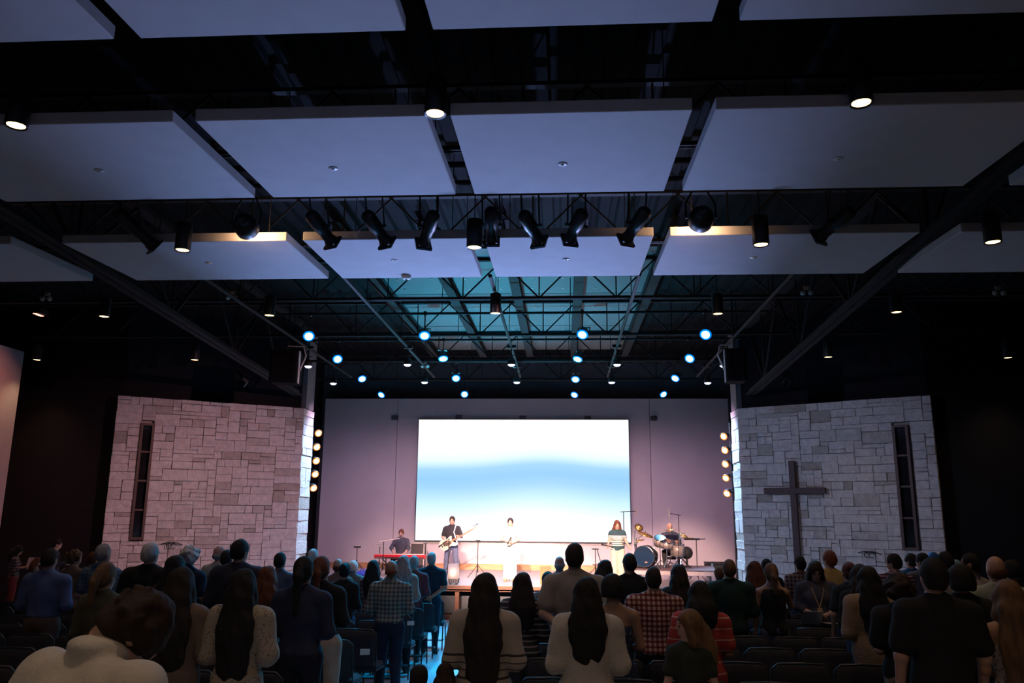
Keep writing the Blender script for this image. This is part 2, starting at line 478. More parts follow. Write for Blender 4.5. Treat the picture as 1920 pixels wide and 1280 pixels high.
# ---------------------------------------------------------------- stone walls
def stone_mat(name, c):
    m, nt, N, L, P = _nt(name)
    P.inputs['Roughness'].default_value = 0.92
    tc = N.new('ShaderNodeTexCoord'); oi = N.new('ShaderNodeObjectInfo')
    ad = N.new('ShaderNodeVectorMath'); ad.operation = 'ADD'
    L.new(tc.outputs['Object'], ad.inputs[0]); L.new(oi.outputs['Location'], ad.inputs[1])
    nz = N.new('ShaderNodeTexNoise'); nz.inputs['Scale'].default_value = 9; nz.inputs['Detail'].default_value = 6
    L.new(ad.outputs[0], nz.inputs['Vector'])
    cr = N.new('ShaderNodeValToRGB')
    cr.color_ramp.elements[0].position = .25; cr.color_ramp.elements[1].position = .75
    cr.color_ramp.elements[0].color = tuple(x * .72 for x in c) + (1,); cr.color_ramp.elements[1].color = tuple(x * 1.12 for x in c) + (1,)
    L.new(nz.outputs['Fac'], cr.inputs['Fac'])
    r2 = N.new('ShaderNodeValToRGB')
    e = r2.color_ramp.elements; e[0].color = (.62, .58, .52, 1); e[1].color = (1.0, 1.0, 1.0, 1)
    e[1].position = .3
    L.new(oi.outputs['Random'], r2.inputs['Fac'])
    mx = N.new('ShaderNodeMix'); mx.data_type = 'RGBA'; mx.blend_type = 'MULTIPLY'; mx.inputs[0].default_value = 1
    L.new(cr.outputs['Color'], mx.inputs[6]); L.new(r2.outputs['Color'], mx.inputs[7]); L.new(mx.outputs[2], P.inputs['Base Color'])
    b = N.new('ShaderNodeBump'); b.inputs['Strength'].default_value = .7; b.inputs['Distance'].default_value = .03
    n2 = N.new('ShaderNodeTexNoise'); n2.inputs['Scale'].default_value = 22; n2.inputs['Detail'].default_value = 5
    L.new(ad.outputs[0], n2.inputs['Vector']); L.new(n2.outputs['Fac'], b.inputs['Height']); L.new(b.outputs['Normal'], P.inputs['Normal'])
    return m
limestone = stone_mat('limestone', (0.56, 0.53, 0.50))
mortar = mat('mortar', (0.36, 0.34, 0.33), 0.95)
WT = 5.57
def pack(W, H, holes, seed):
    """random ashlar: fill a cell grid with rectangles"""
    r = random.Random(seed); c = .098
    nx, nz = int(round(W / c)), int(round(H / c)); cw, ch = W / nx, H / nz
    g = [[0] * nx for _ in range(nz)]
    for (x0, x1, z0, z1) in holes:
        for j in range(nz):
            for i in range(nx):
                if x0 - .3 * cw < (i + .5) * cw < x1 + .3 * cw and z0 - .3 * ch < (j + .5) * ch < z1 + .3 * ch: g[j][i] = 1
    out = []
    for j in range(nz):
        for i in range(nx):
            if g[j][i]: continue
            w = r.choice([2, 3, 3, 4, 4, 5, 6, 8]); h = r.choice([1, 2, 2, 2, 2, 3])
            if h == 3: w = min(w, 6)
            ww = 0
            while ww < w and i + ww < nx and not g[j][i + ww]: ww += 1
            if i + ww < nx and not g[j][i + ww] and (i + ww + 1 >= nx or g[j][i + ww + 1]): ww += 1
            hh = 1
            while hh < h and j + hh < nz and all(not g[j + hh][i + k] for k in range(ww)): hh += 1
            for b in range(hh):
                for a in range(ww): g[j + b][i + a] = 1
            out.append((i * cw, j * ch, ww * cw, hh * ch))
    return out
stone_cache = {}
def stone_mesh(w, h, k):
    key = (round(w, 3), round(h, 3), k)
    if key in stone_cache: return stone_cache[key]
    r = random.Random(hash(key))
    m = MB().box((0, .06, 0), (w - .007, .12, h - .007), bevel=.008)
    m.v = [(x + r.uniform(-.006, .006), y + (r.uniform(-.014, .01) if y < .05 else 0), z + r.uniform(-.006, .006)) for x, y, z in m.v]
    stone_cache[key] = m.mesh('stone', limestone)
    return stone_cache[key]
def stone_wall(name, s, holes, seed):
    A = Vector((-11.0, 19.0, 0)); B = Vector((-7.11, 21.5, 0))
    if s > 0: A, B = Vector((2 * CX - B.x, B.y, 0)), Vector((2 * CX - A.x, A.y, 0))
    d = (B - A); W = d.length; ang = math.atan2(d.y, d.x); zb = .1
    root = MB().box((W / 2, .15, (WT + zb) / 2), (W - .06, .12, WT - zb - .03)).build(name, mortar)
    root.location = (A.x, A.y, 0); root.rotation_euler = (0, 0, ang)
    struct(root)
    fac = [(x, z + zb, w, h) for x, z, w, h in pack(W, WT - zb, [(a, b, c_ - zb, e - zb) for a, b, c_, e in holes], seed)]
    fac.sort(key=lambda q: -q[2] * q[3] * (1 if q[1] > .9 else .3))
    for q, (x, z, w, h) in enumerate(fac):
        o = link_mesh('stone', stone_mesh(w, h, q % 3), root)
        o.location = (x + w / 2, -.03 + .012 * random.random(), z + h / 2)
    # return face towards the stage
    rl = .9
    ex = B.x if s < 0 else A.x
    ret = MB().box((0, .45, (WT + zb) / 2), (.1, rl - .05, WT - zb - .03)).build(name + '_return', mortar)
    ret.location = (ex - .14 * (1 if s < 0 else -1), 21.5, 0); struct(ret)
    z = zb
    r = random.Random(seed + 5)
    while z < WT - .06:
        h = min(r.choice([.2, .24, .3, .34]), WT - z)
        if WT - z - h < .1: h = WT - z
        cut = r.choice([0, 0, .4, .5])
        for a, b in (((0, rl),) if not cut else ((0, rl * cut), (rl * cut, rl))):
            o = link_mesh('stone', stone_mesh(b - a, h, 0), ret)
            o.rotation_euler = (0, 0, PI / 2 if s < 0 else -PI / 2)
            o.location = ((.14 + r.uniform(0, .025)) * (1 if s < 0 else -1), (a + b) / 2, z + h / 2)
        z += h
    return A, d.normalized(), ang, len(fac)
def on_wall(px, py, A, u):
    """(distance along the wall, height) where a line of sight meets the wall plane"""
    n = Vector((u.y, -u.x, 0)); v = Vector(ray(px, py))
    t = n.dot(A) / n.dot(v); p = v * t
    return (p - A).dot(u), p.z + EYE
LA, LU = Vector((-11.0, 19.0, 0)), (Vector((-7.11, 21.5, 0)) - Vector((-11.0, 19.0, 0))).normalized()
RA = Vector((2 * CX + 7.11, 21.5, 0)); RU = (Vector((2 * CX + 11.0, 19.0, 0)) - RA).normalized()
def rect_on(pts, A, u):
    q = [on_wall(px, py, A, u) for px, py in pts]
    xs_ = sorted(a for a, b in q); zs = sorted(b for a, b in q)
    return (xs_[0] + xs_[1]) / 2, (xs_[2] + xs_[3]) / 2, (zs[0] + zs[1]) / 2, (zs[2] + zs[3]) / 2
lw = rect_on([(265, 792), (292, 795), (241, 1010), (267, 1013)], LA, LU)
rw = rect_on([(1672, 797), (1702, 796), (1694, 1031), (1725, 1031)], RA, RU)
_, _, LANG, nl = stone_wall('wall_stone_left', -1, [lw], 3)
_, _, RANG, nr = stone_wall('wall_stone_right', 1, [rw], 9)
STONES = (nl, nr)
print('stones', nl, nr, 'windows', [round(x, 2) for x in lw + rw])
bronze = mat('bronze_frame', (0.06, 0.035, 0.025), 0.5, 0.3)
glass_dark = mat('dark_glass', (0.012, 0.012, 0.014), 0.08, var=0.3, scale=3)
def slot_window(name, rect, A, ang):
    x0, x1, z0, z1 = rect
    w, h = x1 - x0, z1 - z0
    root = empty(name, (A.x, A.y, 0), (0, 0, ang)); struct(root)
    cx = (x0 + x1) / 2
    for x in (x0 + .03, x1 - .03): MB().box((x, -.02, (z0 + z1) / 2), (.06, .12, h)).build('window_frame', bronze, root)
    for z in (z0 + .03, z1 - .03): MB().box((cx, -.02, z), (w - .12, .12, .06)).build('window_frame', bronze, root)
    for k in range(1, 4): MB().box((cx, .0, z0 + h * k / 4), (w - .12, .07, .045)).build('muntin', bronze, root)
    for k in range(4): MB().box((cx, .04, z0 + h * (k + .5) / 4), (w - .1, .015, h / 4 - .04)).build('pane', glass_dark, root)
    MB().box((cx, .085, (z0 + z1) / 2), (w - .02, .02, h)).build('backing', black_paint, root)
slot_window('window_1', lw, LA, LANG)
slot_window('window_2', rw, RA, RANG)
# wooden cross on the right-hand stone wall
c_top = on_wall(1490, 864, RA, RU); c_l = on_wall(1437, 920, RA, RU); c_r = on_wall(1552, 920, RA, RU); c_b = on_wall(1498, 1042, RA, RU)
cr_ = thing('wall_cross', 'tall dark wooden cross mounted on the stone wall', 'cross', (RA.x, RA.y, 0), (0, 0, RANG))
xm = (on_wall(1491, 900, RA, RU)[0] + on_wall(1495, 1000, RA, RU)[0]) / 2
zc = on_wall(1493, 920, RA, RU)[1]
MB().box((xm, -.14, (c_top[1] + 1.2) / 2), (.155, .1, c_top[1] - 1.2), bevel=.01).build('upright', mat('cross_wood', (0.045, 0.02, 0.018), 0.6, var=0.3, scale=3, stretch=(14, 14, 1)), cr_)
MB().box(((c_l[0] + c_r[0]) / 2, -.16, zc), (c_r[0] - c_l[0], .08, .15), bevel=.01).build('crossbar', MATS['cross_wood'], cr_)
for z in (1.6, c_top[1] - .3): MB().tube((xm, -.1, z), (xm, .0, z), .02).build('standoff', black_metal, cr_)

# ---------------------------------------------------------------- stage
struct(MB().box((-1.25, (STAGE_Y + 26.6) / 2, .94), (14.0, 26.6 - STAGE_Y, .12)).build('floor_stage', deck_mat))
fz = floorZ(STAGE_Y)
fas = struct(MB().box((CX, STAGE_Y + .35, (fz + .88) / 2), (11.7, .06, .88 - fz)).build('wall_stage_fascia', black_paint))
MB().box((CX, STAGE_Y + .02, .955), (11.72, .05, .085)).build('stage_nosing', wood_mat, fas)
MB().box((CX, STAGE_Y + .16, .885), (11.7, .32, .05)).build('stage_soffit', wood_mat, fas)
MB().box((CX, STAGE_Y + .16, fz + .05), (11.7, .34, .1)).build('stage_plinth', wood_mat, fas)
for k in range(9):
    xk = CX - 5.8 + k * 1.45
    MB().box((xk, STAGE_Y + .17, (fz + .88) / 2), (.1, .3, .8 - fz)).build('stage_post', wood_mat, fas)
    if k < 8:
        MB().box((xk + .38, STAGE_Y + .3, (fz + .85) / 2), (.6, .04, .62 - fz), bevel=.01).build('stage_door', mat('stage_door_paint', (0.04, 0.05, 0.055), 0.5), fas)
        MB().box((xk + 1.06, STAGE_Y + .3, (fz + .85) / 2), (.62, .04, .62 - fz), bevel=.01).build('stage_door', MATS['stage_door_paint'], fas)
MB().box((CX, STAGE_Y + .03, .865), (11.4, .012, .014)).build('edge_light_strip', emit('strip_emit', (0.45, 0.8, 1.0), 1.2), fas)

# LED wall
sl, sr = -4.79, 2.15; sb, st = 1.9, 5.81
scr = thing('led_screen', 'large LED video wall showing white and pale blue light on the stage wall', 'screen', ((sl + sr) / 2, WALL_Y - .02, sb))
W_, H_ = sr - sl, st - sb
MB().box((0, -.04, H_ / 2), (W_ + .05, .1, H_ + .05)).build('cabinet', mat('screen_case', (0.02, 0.03, 0.035), 0.4), scr)
m, nt, N, L, P = _nt('screen_picture')
tc = N.new('ShaderNodeTexCoord'); sp = N.new('ShaderNodeSeparateXYZ'); L.new(tc.outputs['Object'], sp.inputs[0])
def mth(op, a, b=None):
    n = N.new('ShaderNodeMath'); n.operation = op
    for i, v in enumerate((a, b)):
        if v is None: continue
        if isinstance(v, (int, float)): n.inputs[i].default_value = v
        else: L.new(v, n.inputs[i])
    return n.outputs[0]
u = mth('DIVIDE', sp.outputs[0], W_); vv = mth('DIVIDE', sp.outputs[2], H_)
g = mth('MULTIPLY', mth('SUBTRACT', u, 0.1), mth('SUBTRACT', u, 0.1))
wv = mth('MULTIPLY', mth('EXPONENT', mth('MULTIPLY', g, -16.0)), 0.055)
q = mth('SUBTRACT', vv, wv)
cr = N.new('ShaderNodeValToRGB'); e = cr.color_ramp.elements
stops = [(0.0, (.96, 1.02, 1.08)), (0.16, (.95, 1.02, 1.1)), (0.30, (.62, .93, 1.08)), (0.42, (.36, .70, 1.0)), (0.50, (.30, .64, .95)), (0.575, (.36, .70, 1.0)), (0.62, (.62, .90, 1.05)), (0.66, (.85, 1.0, 1.08)), (0.76, (1.05, 1.06, 1.1)), (1.0, (1.12, 1.12, 1.12))]
e[0].position = stops[0][0]; e[0].color = stops[0][1] + (1,); e[1].position = 1; e[1].color = stops[-1][1] + (1,)
for pz, c in stops[1:-1]:
    x_ = e.new(pz); x_.color = c + (1,)
L.new(q, cr.inputs['Fac']); L.new(cr.outputs['Color'], P.inputs['Emission Color'])
P.inputs['Emission Strength'].default_value = 1.0
P.inputs['Base Color'].default_value = (.02, .02, .02, 1); P.inputs['Roughness'].default_value = .6
MB().box((0, -.095, H_ / 2), (W_, .012, H_)).build('display', m, scr)
def text_mesh(name, body, size, material, parent, loc, rot):
    fc = bpy.data.curves.new(name, 'FONT'); fc.body = body; fc.size = size; fc.extrude = .001
    fo = bpy.data.objects.new('tmp_text', fc); COL.objects.link(fo)
    bpy.context.view_layer.update()
    me = bpy.data.meshes.new_from_object(fo.evaluated_get(bpy.context.evaluated_depsgraph_get()))
    bpy.data.objects.remove(fo); bpy.data.curves.remove(fc)
    me.name = name; me.materials.clear(); me.materials.append(material)
    o = link_mesh(name, me, parent); o.location = loc; o.rotation_euler = rot
    return o
text_mesh('lyric_text', 'I WANT TO SEE YOU', .2, emit('lyric_white', (1, 1, 1), 1.25), scr, (-W_ / 2 + .25, -.104, H_ - .52), (PI / 2, 0, 0))

# ================================================================ ceiling and stage lights
lamp_black = mat('lamp_black', (0.02, 0.02, 0.022), 0.4, 0.1)
chrome = mat('chrome', (0.6, 0.6, 0.62), 0.15, 1.0, var=0.05)
warm_lens = emit('warm_lens', (1.0, 0.62, 0.25), 9.0)
WARM = (1.0, 0.66, 0.38)
BLUE = (0.0, 0.48, 1.0)

# pendant downlights
PEND = [(30, 237, 6.62), (816, 215, 6.58), (1615, 195, 6.57), (342, 470, 9.62), (889, 465, 9.62), (1427, 460, 9.62), (1862, 455, 9.62),
        (195, 594, 14.1), (505, 592, 14.1), (929, 588, 14.05), (1346, 589, 14.15), (1681, 586, 14.15), (69, 675, 18.4), (365, 675, 18.4), (1553, 670, 18.4), (1890, 671, 18.4)]
pend_w = {6: 30, 9: 30, 14: 26, 18: 26}
rear_w = {2: 34, 0: 60}
proto = None
for px, py, Y in PEND + [(x, None, y) for y in (2.9, -.8) for x in (-5.2, -1.2, 2.7)]:  # last six are added out of view to light the audience from behind
    p = atY(px, py, Y) if py is not None else Vector((px, Y, 6.4))
    prow = {6: 'before the middle panel row', 9: 'before the panel row nearest stage', 14: 'past the last panel row', 18: 'in the stone wall row'}.get(int(Y), 'added unseen above the rearmost seats') if Y != 2.9 else 'added unseen above the rear seats'
    pcol = 'by the reddish side wall' if p.x < -11 else 'outside girder away from cross' if p.x < -7 else 'away from the cross' if p.x < -3 else 'on the hall centre line' if p.x < 0 else 'on the cross side' if p.x < 4.5 else 'outside girder on cross side' if p.x < 8 else 'farthest out, cross side'
    plab = 'warm black pendant ' + prow + ', ' + pcol
    if proto is None:
        t = thing('pendant_light', 'black cylinder downlight glowing warm, hung on a thin stem', 'light', p, group='pendant downlights')
        MB().lathe([(.082, .012), (.098, .0), (.1, .006), (.1, .36), (.092, .375), (0, .375)], 24).build('housing', lamp_black, t, True)
        MB().lathe([(0, .016), (.06, .014), (.08, .012)], 20).build('lens', warm_lens, t)
        MB().tube((0, 0, .37), (0, 0, 1.6), .007, n=6).build('stem', steel_dark, t)
        MB().lathe([(.0, .4), (.03, .4), (.03, .375), (0, .375)], 10).build('stem_cap', lamp_black, t)
        proto = t
    else:
        t = copy_tree(proto); t.location = p
    t['label'] = plab
    if p.z + 1.6 < ROOF - .01: MB().tube((0, 0, 1.58), (0, 0, ROOF - p.z - .003), .007, n=6).build('stem', steel_dark, t)
    s = spot('pendant_lamp', (0, 0, -.02), (0, 0, -3), pend_w[int(Y)], WARM, 95, .9, .07) if py is not None else spot('pendant_lamp', (0, 0, -.02), (0, 0, -3), rear_w[int(Y)], (1.0, .72, .52), 150, .8, .1)
    s.parent = t

# added lamp, no fixture of the hall, that reddens the side wall
t = thing('added_washer', 'small black added lamp above the reddish side wall', 'light', (-11.6, 16.6, 7.1))
MB().box((0, 0, 0), (.16, .3, .12), bevel=.015).build('housing', lamp_black, t)
MB().box((-.06, 0, -.062), (.08, .26, .012)).build('lens', emit('added_washer_lens', (1.0, .32, .22), 4), t)
MB().tube((0, 0, .05), (0, 0, .7), .012, n=6).build('stem', lamp_black, t)
s = spot('added_washer_lamp', (-.09, 0, -.12), (-1.7, .3, -2.6), 200, (1.0, .30, .22), 110, 1.0, .1); s.parent = t

# battens and lengthwise pipes over the stage
def pipe(name, label, a, b, r=.028, group=None, drops=3):
    t = thing(name, label, 'pipe', a, group=group)
    d = Vector(b) - Vector(a)
    MB().tube((0, 0, 0), d, r, n=8).build('tube', mat('pipe_grey', (0.014, 0.015, 0.017), 0.7, 0.0, spec=.2), t)
    for k in range(drops):
        q = d * ((k + .5) / drops)
        wq = Vector(a) + q; zt_ = ROOF - (.1 if -4 < wq.x < 1.95 and 14.4 < wq.y < 24.4 else .004)
        MB().tube(q, q + Vector((0, 0, zt_ - wq.z)), .008, n=5).build('drop_rod', steel_dark, t)
    return t
for Y, nth in zip((16.5, 19.2, 22.2, 25.2), ('fourth', 'third', 'second', 'first')): pipe('lighting_batten', 'lighting pipe hung across the stage, %s from the rear wall' % nth, (-6.7, Y, 6.98), (4.3, Y, 6.98), group='stage lighting battens', drops=4)
for x, nth in zip((-6.3, -3.8, -1.24, 1.32, 3.9), ('fifth', 'fourth', 'third', 'second', 'first')): pipe('lighting_pipe', 'lighting pipe running lengthwise above the stage, %s from the cross side' % nth, (x, 13.2, 6.82), (x, 23.2, 6.72), .035, group='lengthwise stage pipes')
pipe('front_batten', 'black lighting pipe carrying the front spotlights', (-6.6, 9.42, 6.92), (4.3, 9.42, 6.92), .03, drops=5)
pipe('cable_tray', 'black cable pipe hung above the front spotlights', (-6.6, 9.2, 7.06), (4.3, 9.2, 7.06), .04, drops=5)

# blue stage wash lights: four rows of four
blue_lens = emit('blue_lens', (0.30, 0.72, 1.0), 16.0)
def make_par(name, label, cat, lens, R, Lb, group, ring=None):
    t = thing(name, label, cat, group=group)
    # body points along -z of the head frame; the lens is at the -z end
    h = MB().lathe([(R * .92, .0), (R * 1.12, -.012), (R * 1.12, .05), (R * .95, .07), (R * .8, Lb * .8), (R * .45, Lb), (0, Lb)], 20).build('lamp_body', lamp_black, t, True)
    MB().lathe([(0, -.016), (R * .6, -.015), (R * .8, -.012)], 20).build('lens', lens, h)
    MB().lathe([(R * .8, -.011), (R * 1.1, -.0125), (R * 1.16, .0)], 20).build('lens_halo', ring or lens, h)  # halo of glare round the lens, modelled as a glowing ring
    y = MB()
    for s in (-1, 1): y.box((s * R * 1.2, 0, Lb * .45 + .06), (.008, .03, .2))
    y.box((0, 0, Lb * .45 + .155), (R * 2.4, .03, .008))
    y.build('yoke', lamp_black, h)
    return t, h
bl_xs = {0: -5.6, 1: -2.97, 2: .39, 3: 3.08}
BL = [[(579, 630), (796, 629), (1092, 627), (1323, 627)], [(633, 673), (831, 672), (1083, 673), (1293, 672)], [(679, 710), (855, 709), (1079, 711), (1266, 709)], [(715, 740), (871, 739), (1077, 740), (1244, 739)]]
BY = [16.5, 19.2, 22.2, 25.2]
rown2 = ['front', 'second', 'third', 'rear']
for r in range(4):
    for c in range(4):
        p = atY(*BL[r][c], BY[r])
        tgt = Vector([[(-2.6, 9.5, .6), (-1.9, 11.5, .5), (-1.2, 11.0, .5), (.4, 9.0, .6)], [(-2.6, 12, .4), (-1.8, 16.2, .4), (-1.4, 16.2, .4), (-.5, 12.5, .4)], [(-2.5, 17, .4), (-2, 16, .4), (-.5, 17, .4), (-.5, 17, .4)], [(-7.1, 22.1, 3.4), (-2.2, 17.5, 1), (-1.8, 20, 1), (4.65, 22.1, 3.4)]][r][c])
        t, h = make_par('stage_wash_light', 'bright blue round stage wash light on the %s batten, %s from the cross side' % (rown2[r], ['fourth', 'third', 'second', 'first'][c]), 'stage light', blue_lens, .105, .22, 'blue stage wash lights', emit('blue_halo', (0.0, 0.22, 1.0), 1.6))
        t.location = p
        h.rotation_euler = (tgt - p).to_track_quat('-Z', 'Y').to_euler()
        MB().tube((0, 0, .12), (0, 0, 6.98 - p.z), .014, n=6).build('hanger', lamp_black, t)
        MB().box((0, 0, 6.98 - p.z), (.07, .08, .09), bevel=.01).build('clamp', lamp_black, t)
        pw = [[300, 2000, 1700, 300], [0, 3200, 2800, 0], [0, 0, 0, 0], [6000, 1200, 1200, 6000]][r][c]
        if pw:
            dirn = (tgt - p).normalized()
            s = spot('wash_lamp', dirn * .03, dirn * 5, pw, BLUE if r != 3 or c in (1, 2) else (.32, .62, 1.0), 62 if c in (1, 2) or r in (0, 2) else (9 if r == 1 else 56), .7, .1)
            s.parent = t
# small white-blue downlights on the lengthwise pipes
dn_lens = emit('downlight_lens', (0.62, 0.66, 1.0), 10.0)
DN = [[(578, 687), (764, 684), (959, 684), (1157, 684), (1357, 686)], [(625, 719), (796, 717), (969, 717), (1147, 717), (1327, 718)]]
for r in range(2):
    for c in range(5):
        p = atY(*DN[r][c], [19.0, 21.7][r])
        t = thing('stage_downlight', 'small violet-white dome downlight in the %s row, %s from the cross side' % (('front', 'rear')[r], ['fifth', 'fourth', 'third', 'second', 'first'][c]), 'stage light', p, group='stage downlights')
        h = MB().lathe([(.085, 0), (.1, .02), (.1, .1), (.06, .17), (0, .18)], 18).build('lamp_body', lamp_black, t, True)
        MB().lathe([(0, -.035), (.05, -.028), (.08, -.006), (.088, .002)], 18).build('lens', dn_lens, h, True)
        MB().box((0, 0, .24), (.2, .03, .012)).build('yoke', mat('pipe_grey', (0.1,) * 3), t)
        MB().tube((0, 0, .17), (0, 0, 6.76 - p.z), .012, n=6).build('hanger', lamp_black, t)
        MB().box((0, 0, 6.76 - p.z), (.22, .07, .08), bevel=.01).build('clamp', lamp_black, t)
        s = spot('downlight_lamp', (0, 0, -.06), (0, 1.6, -2.4) if r else (0, -.1, -3), [340, 620, 780, 620, 340][c] if r else 120, ((1.0, .56, .68) if 0 < c < 4 else (.85, .5, .85)) if r else (.3, .5, 1.0), 110 if r else 70, .9, .08); s.parent = t

# ellipsoidal front spotlights seen from behind and below
ERS = [((225, 402), (292, 465)), ((585, 405), (625, 457)), ((690, 405), (727, 457)), ((812, 405), (793, 459)), ((921, 398), (922, 454)), ((984, 405), (1012, 455)), ((1090, 402), (1067, 452)), ((1208, 398), (1172, 452)), ((1592, 398), (1533, 447))]
ers_aims = [(6.6, 20.3, 2.6), (-5.0, 24, 1.6), (-3.2, 23.3, 1.8), (-1.4, 22.4, 1.2), (-1.4, 24, 1.3), (.3, 23.5, 1.3), (1.6, 22.6, 1.8), (3.1, 22.6, 2.0), (-9.1, 20.3, 2.4)]
ers_w = [1700, 4600, 13000, 28000, 20000, 12000, 13000, 13000, 4000]
for i, (a, b) in enumerate(ERS):
    A, B = atY(*a, 9.45), atY(*b, 9.82)
    big = abs(b[0] - a[0]) > 50
    t = thing('profile_spotlight', 'black profile spotlight with long barrel, %s' % (['hung outermost on the far side from the cross', 'tilted steeply beside a fresnel', 'tilted, second in from a fresnel away from the cross', 'turned inward next to the centre pendant', 'pointing straight ahead beside the centre pendant', 'tilted, second on the cross side of the centre pendant', 'turned inward on the cross side', 'turned steeply inward on the cross side', 'hung outermost on the cross side'][i]), 'spotlight', A, group='front profile spotlights')
    D = (B - A); Ln = D.length; R3 = D.to_track_quat('-Z', 'Y').to_euler()
    h = MB().lathe([(0, .06), (.06, .055), (.085, .02), (.09, -.02), (.09, -Ln * .42), (.075, -Ln * .46), (.072, -Ln * .8), (.085, -Ln * .84), (.09, -Ln * .96)], 16).build('barrel', lamp_black, t, True)
    h.rotation_euler = R3
    for k in range(4):
        MB().box((.09 * math.cos(k * PI / 2), .09 * math.sin(k * PI / 2), -Ln * .97), (.03 if k % 2 == 0 else .2, .2 if k % 2 == 0 else .03, .03)).build('gel_frame', lamp_black, h)
    MB().lathe([(0, -Ln * .93), (.08, -Ln * .94)], 16).build('lens', mat('lens_glass', (0.2, 0.2, 0.22), 0.1), h)
    for s in (-1, 1): MB().box((s * .12, 0, -Ln * .4), (.07, .03, .025)).build('shutter_handle', lamp_black, h)
    top = Vector((A.x + D.x * .35, 9.42, 6.92)) - A; mid = D * .4
    y = MB()
    for s in (-1, 1): y.path([mid + Vector((s * .11, 0, 0)), Vector((s * .11 + top.x, top.y, top.z - .1)), Vector((top.x, top.y, top.z - .06))], .012, 5)
    y.build('yoke', lamp_black, t)
    MB().box(top, (.07, .08, .1), bevel=.012).build('clamp', chrome if False else lamp_black, t)
    MB().tube(top + Vector((-.07, -.03, .06)), top + Vector((.07, -.03, .06)), .008, n=6).build('safety_bolt', chrome, t)
    col_, sz = ((1.0, .60, .48), 20 if i in (3, 4, 5) else 14) if 0 < i < 8 else (((.62, .62, 1.0), 34) if i == 0 else ((1.0, .46, .52), 34))
    s = spot('profile_lamp', D * 1.06, Vector(ers_aims[i]) - A, ers_w[i], col_, sz, .9, .05)
    s.parent = t
# two fresnels that also spill warm light on the panel edges
for i, (px, py) in enumerate([(460, 437), (1315, 423)]):
    p = atY(px, py - 14, 9.35)
    t = thing('fresnel_light', 'round black fresnel light spilling warm light on the panel edge, %s' % ('away from the cross', 'cross side')[i], 'stage light', p)
    h = MB().lathe([(0, .12), (.08, .11), (.14, .06), (.15, 0), (.15, -.1), (.13, -.13)], 20).build('lamp_body', lamp_black, t, True)
    h.rotation_euler = Vector((0, 1, -.18)).to_track_quat('-Z', 'Y').to_euler()
    MB().lathe([(0, -.1), (.125, -.11)], 18).build('lens', emit('fresnel_emit', (1, .6, .3), 6), h)
    MB().lathe([(.085, .1), (.1, .14), (.05, .19), (0, .2)], 14).build('cooling_cap', lamp_black, h, True)
    y = MB().path([(-.18, 0, 0), (-.18, .04, .2), (0, .07, 6.92 - p.z), (.18, .04, .2), (.18, 0, 0)], .014, 5)
    y.build('yoke', lamp_black, t)
    MB().box((0, .07, 6.92 - p.z), (.07, .08, .1), bevel=.01).build('clamp', lamp_black, t)
    s = spot('fresnel_lamp', (0, .13, .02), (.25 if i == 0 else -.1, 3, -.05), 110, (1.0, .55, .28), 165, 1.0, .15); s.parent = t

# boom of five warm spots each side of the stage
BOOM = [[(597, 812), (594, 838), (593, 864), (591, 889), (588, 915)], [(1357, 818), (1359, 844), (1360, 870), (1361, 896), (1363, 925)]]
for sd in range(2):
    side = ('away from the cross', 'on the cross side')[sd]
    base = atY(*BOOM[sd][2], 23.5); xp = base.x + (-.18 if sd == 0 else .18)
    t = thing('light_boom', 'vertical black lighting pole at the stage wing %s' % side, 'light stand', (xp, 23.5, STAGE_Z))
    MB().tube((0, 0, 0), (0, 0, 4.4), .03, n=8).build('pole', lamp_black, t)
    MB().lathe([(.3, 0), (.3, .02), (.05, .05), (.04, .1), (0, .1)], 18).build('base', lamp_black, t)
    for k in range(5):
        p = atY(*BOOM[sd][k], 23.45)
        t2, h = make_par('boom_spot', 'warm round spot, %s on the lighting pole %s' % (('topmost', 'second from the top', 'middle', 'second from the bottom', 'lowest')[k], side), 'stage light', emit('boom_lens', (1.0, .50, .16), 11.0), .095, .2, 'boom spots ' + side, emit('boom_halo', (1.0, .30, .05), 1.2))
        t2.location = p
        tg = Vector(((.55 if sd == 0 else -.55), -.75, -.32 - .05 * k))
        h.rotation_euler = tg.to_track_quat('-Z', 'Y').to_euler()
        MB().tube((0, .05, .05), (xp - p.x, .03, .06), .012, n=6).build('side_arm', lamp_black, t2)
        if k in (1, 3):
            s = spot('boom_lamp', tg.normalized() * .03, tg * 5, 45, (1, .58, .3), 70, .8, .08); s.parent = t2

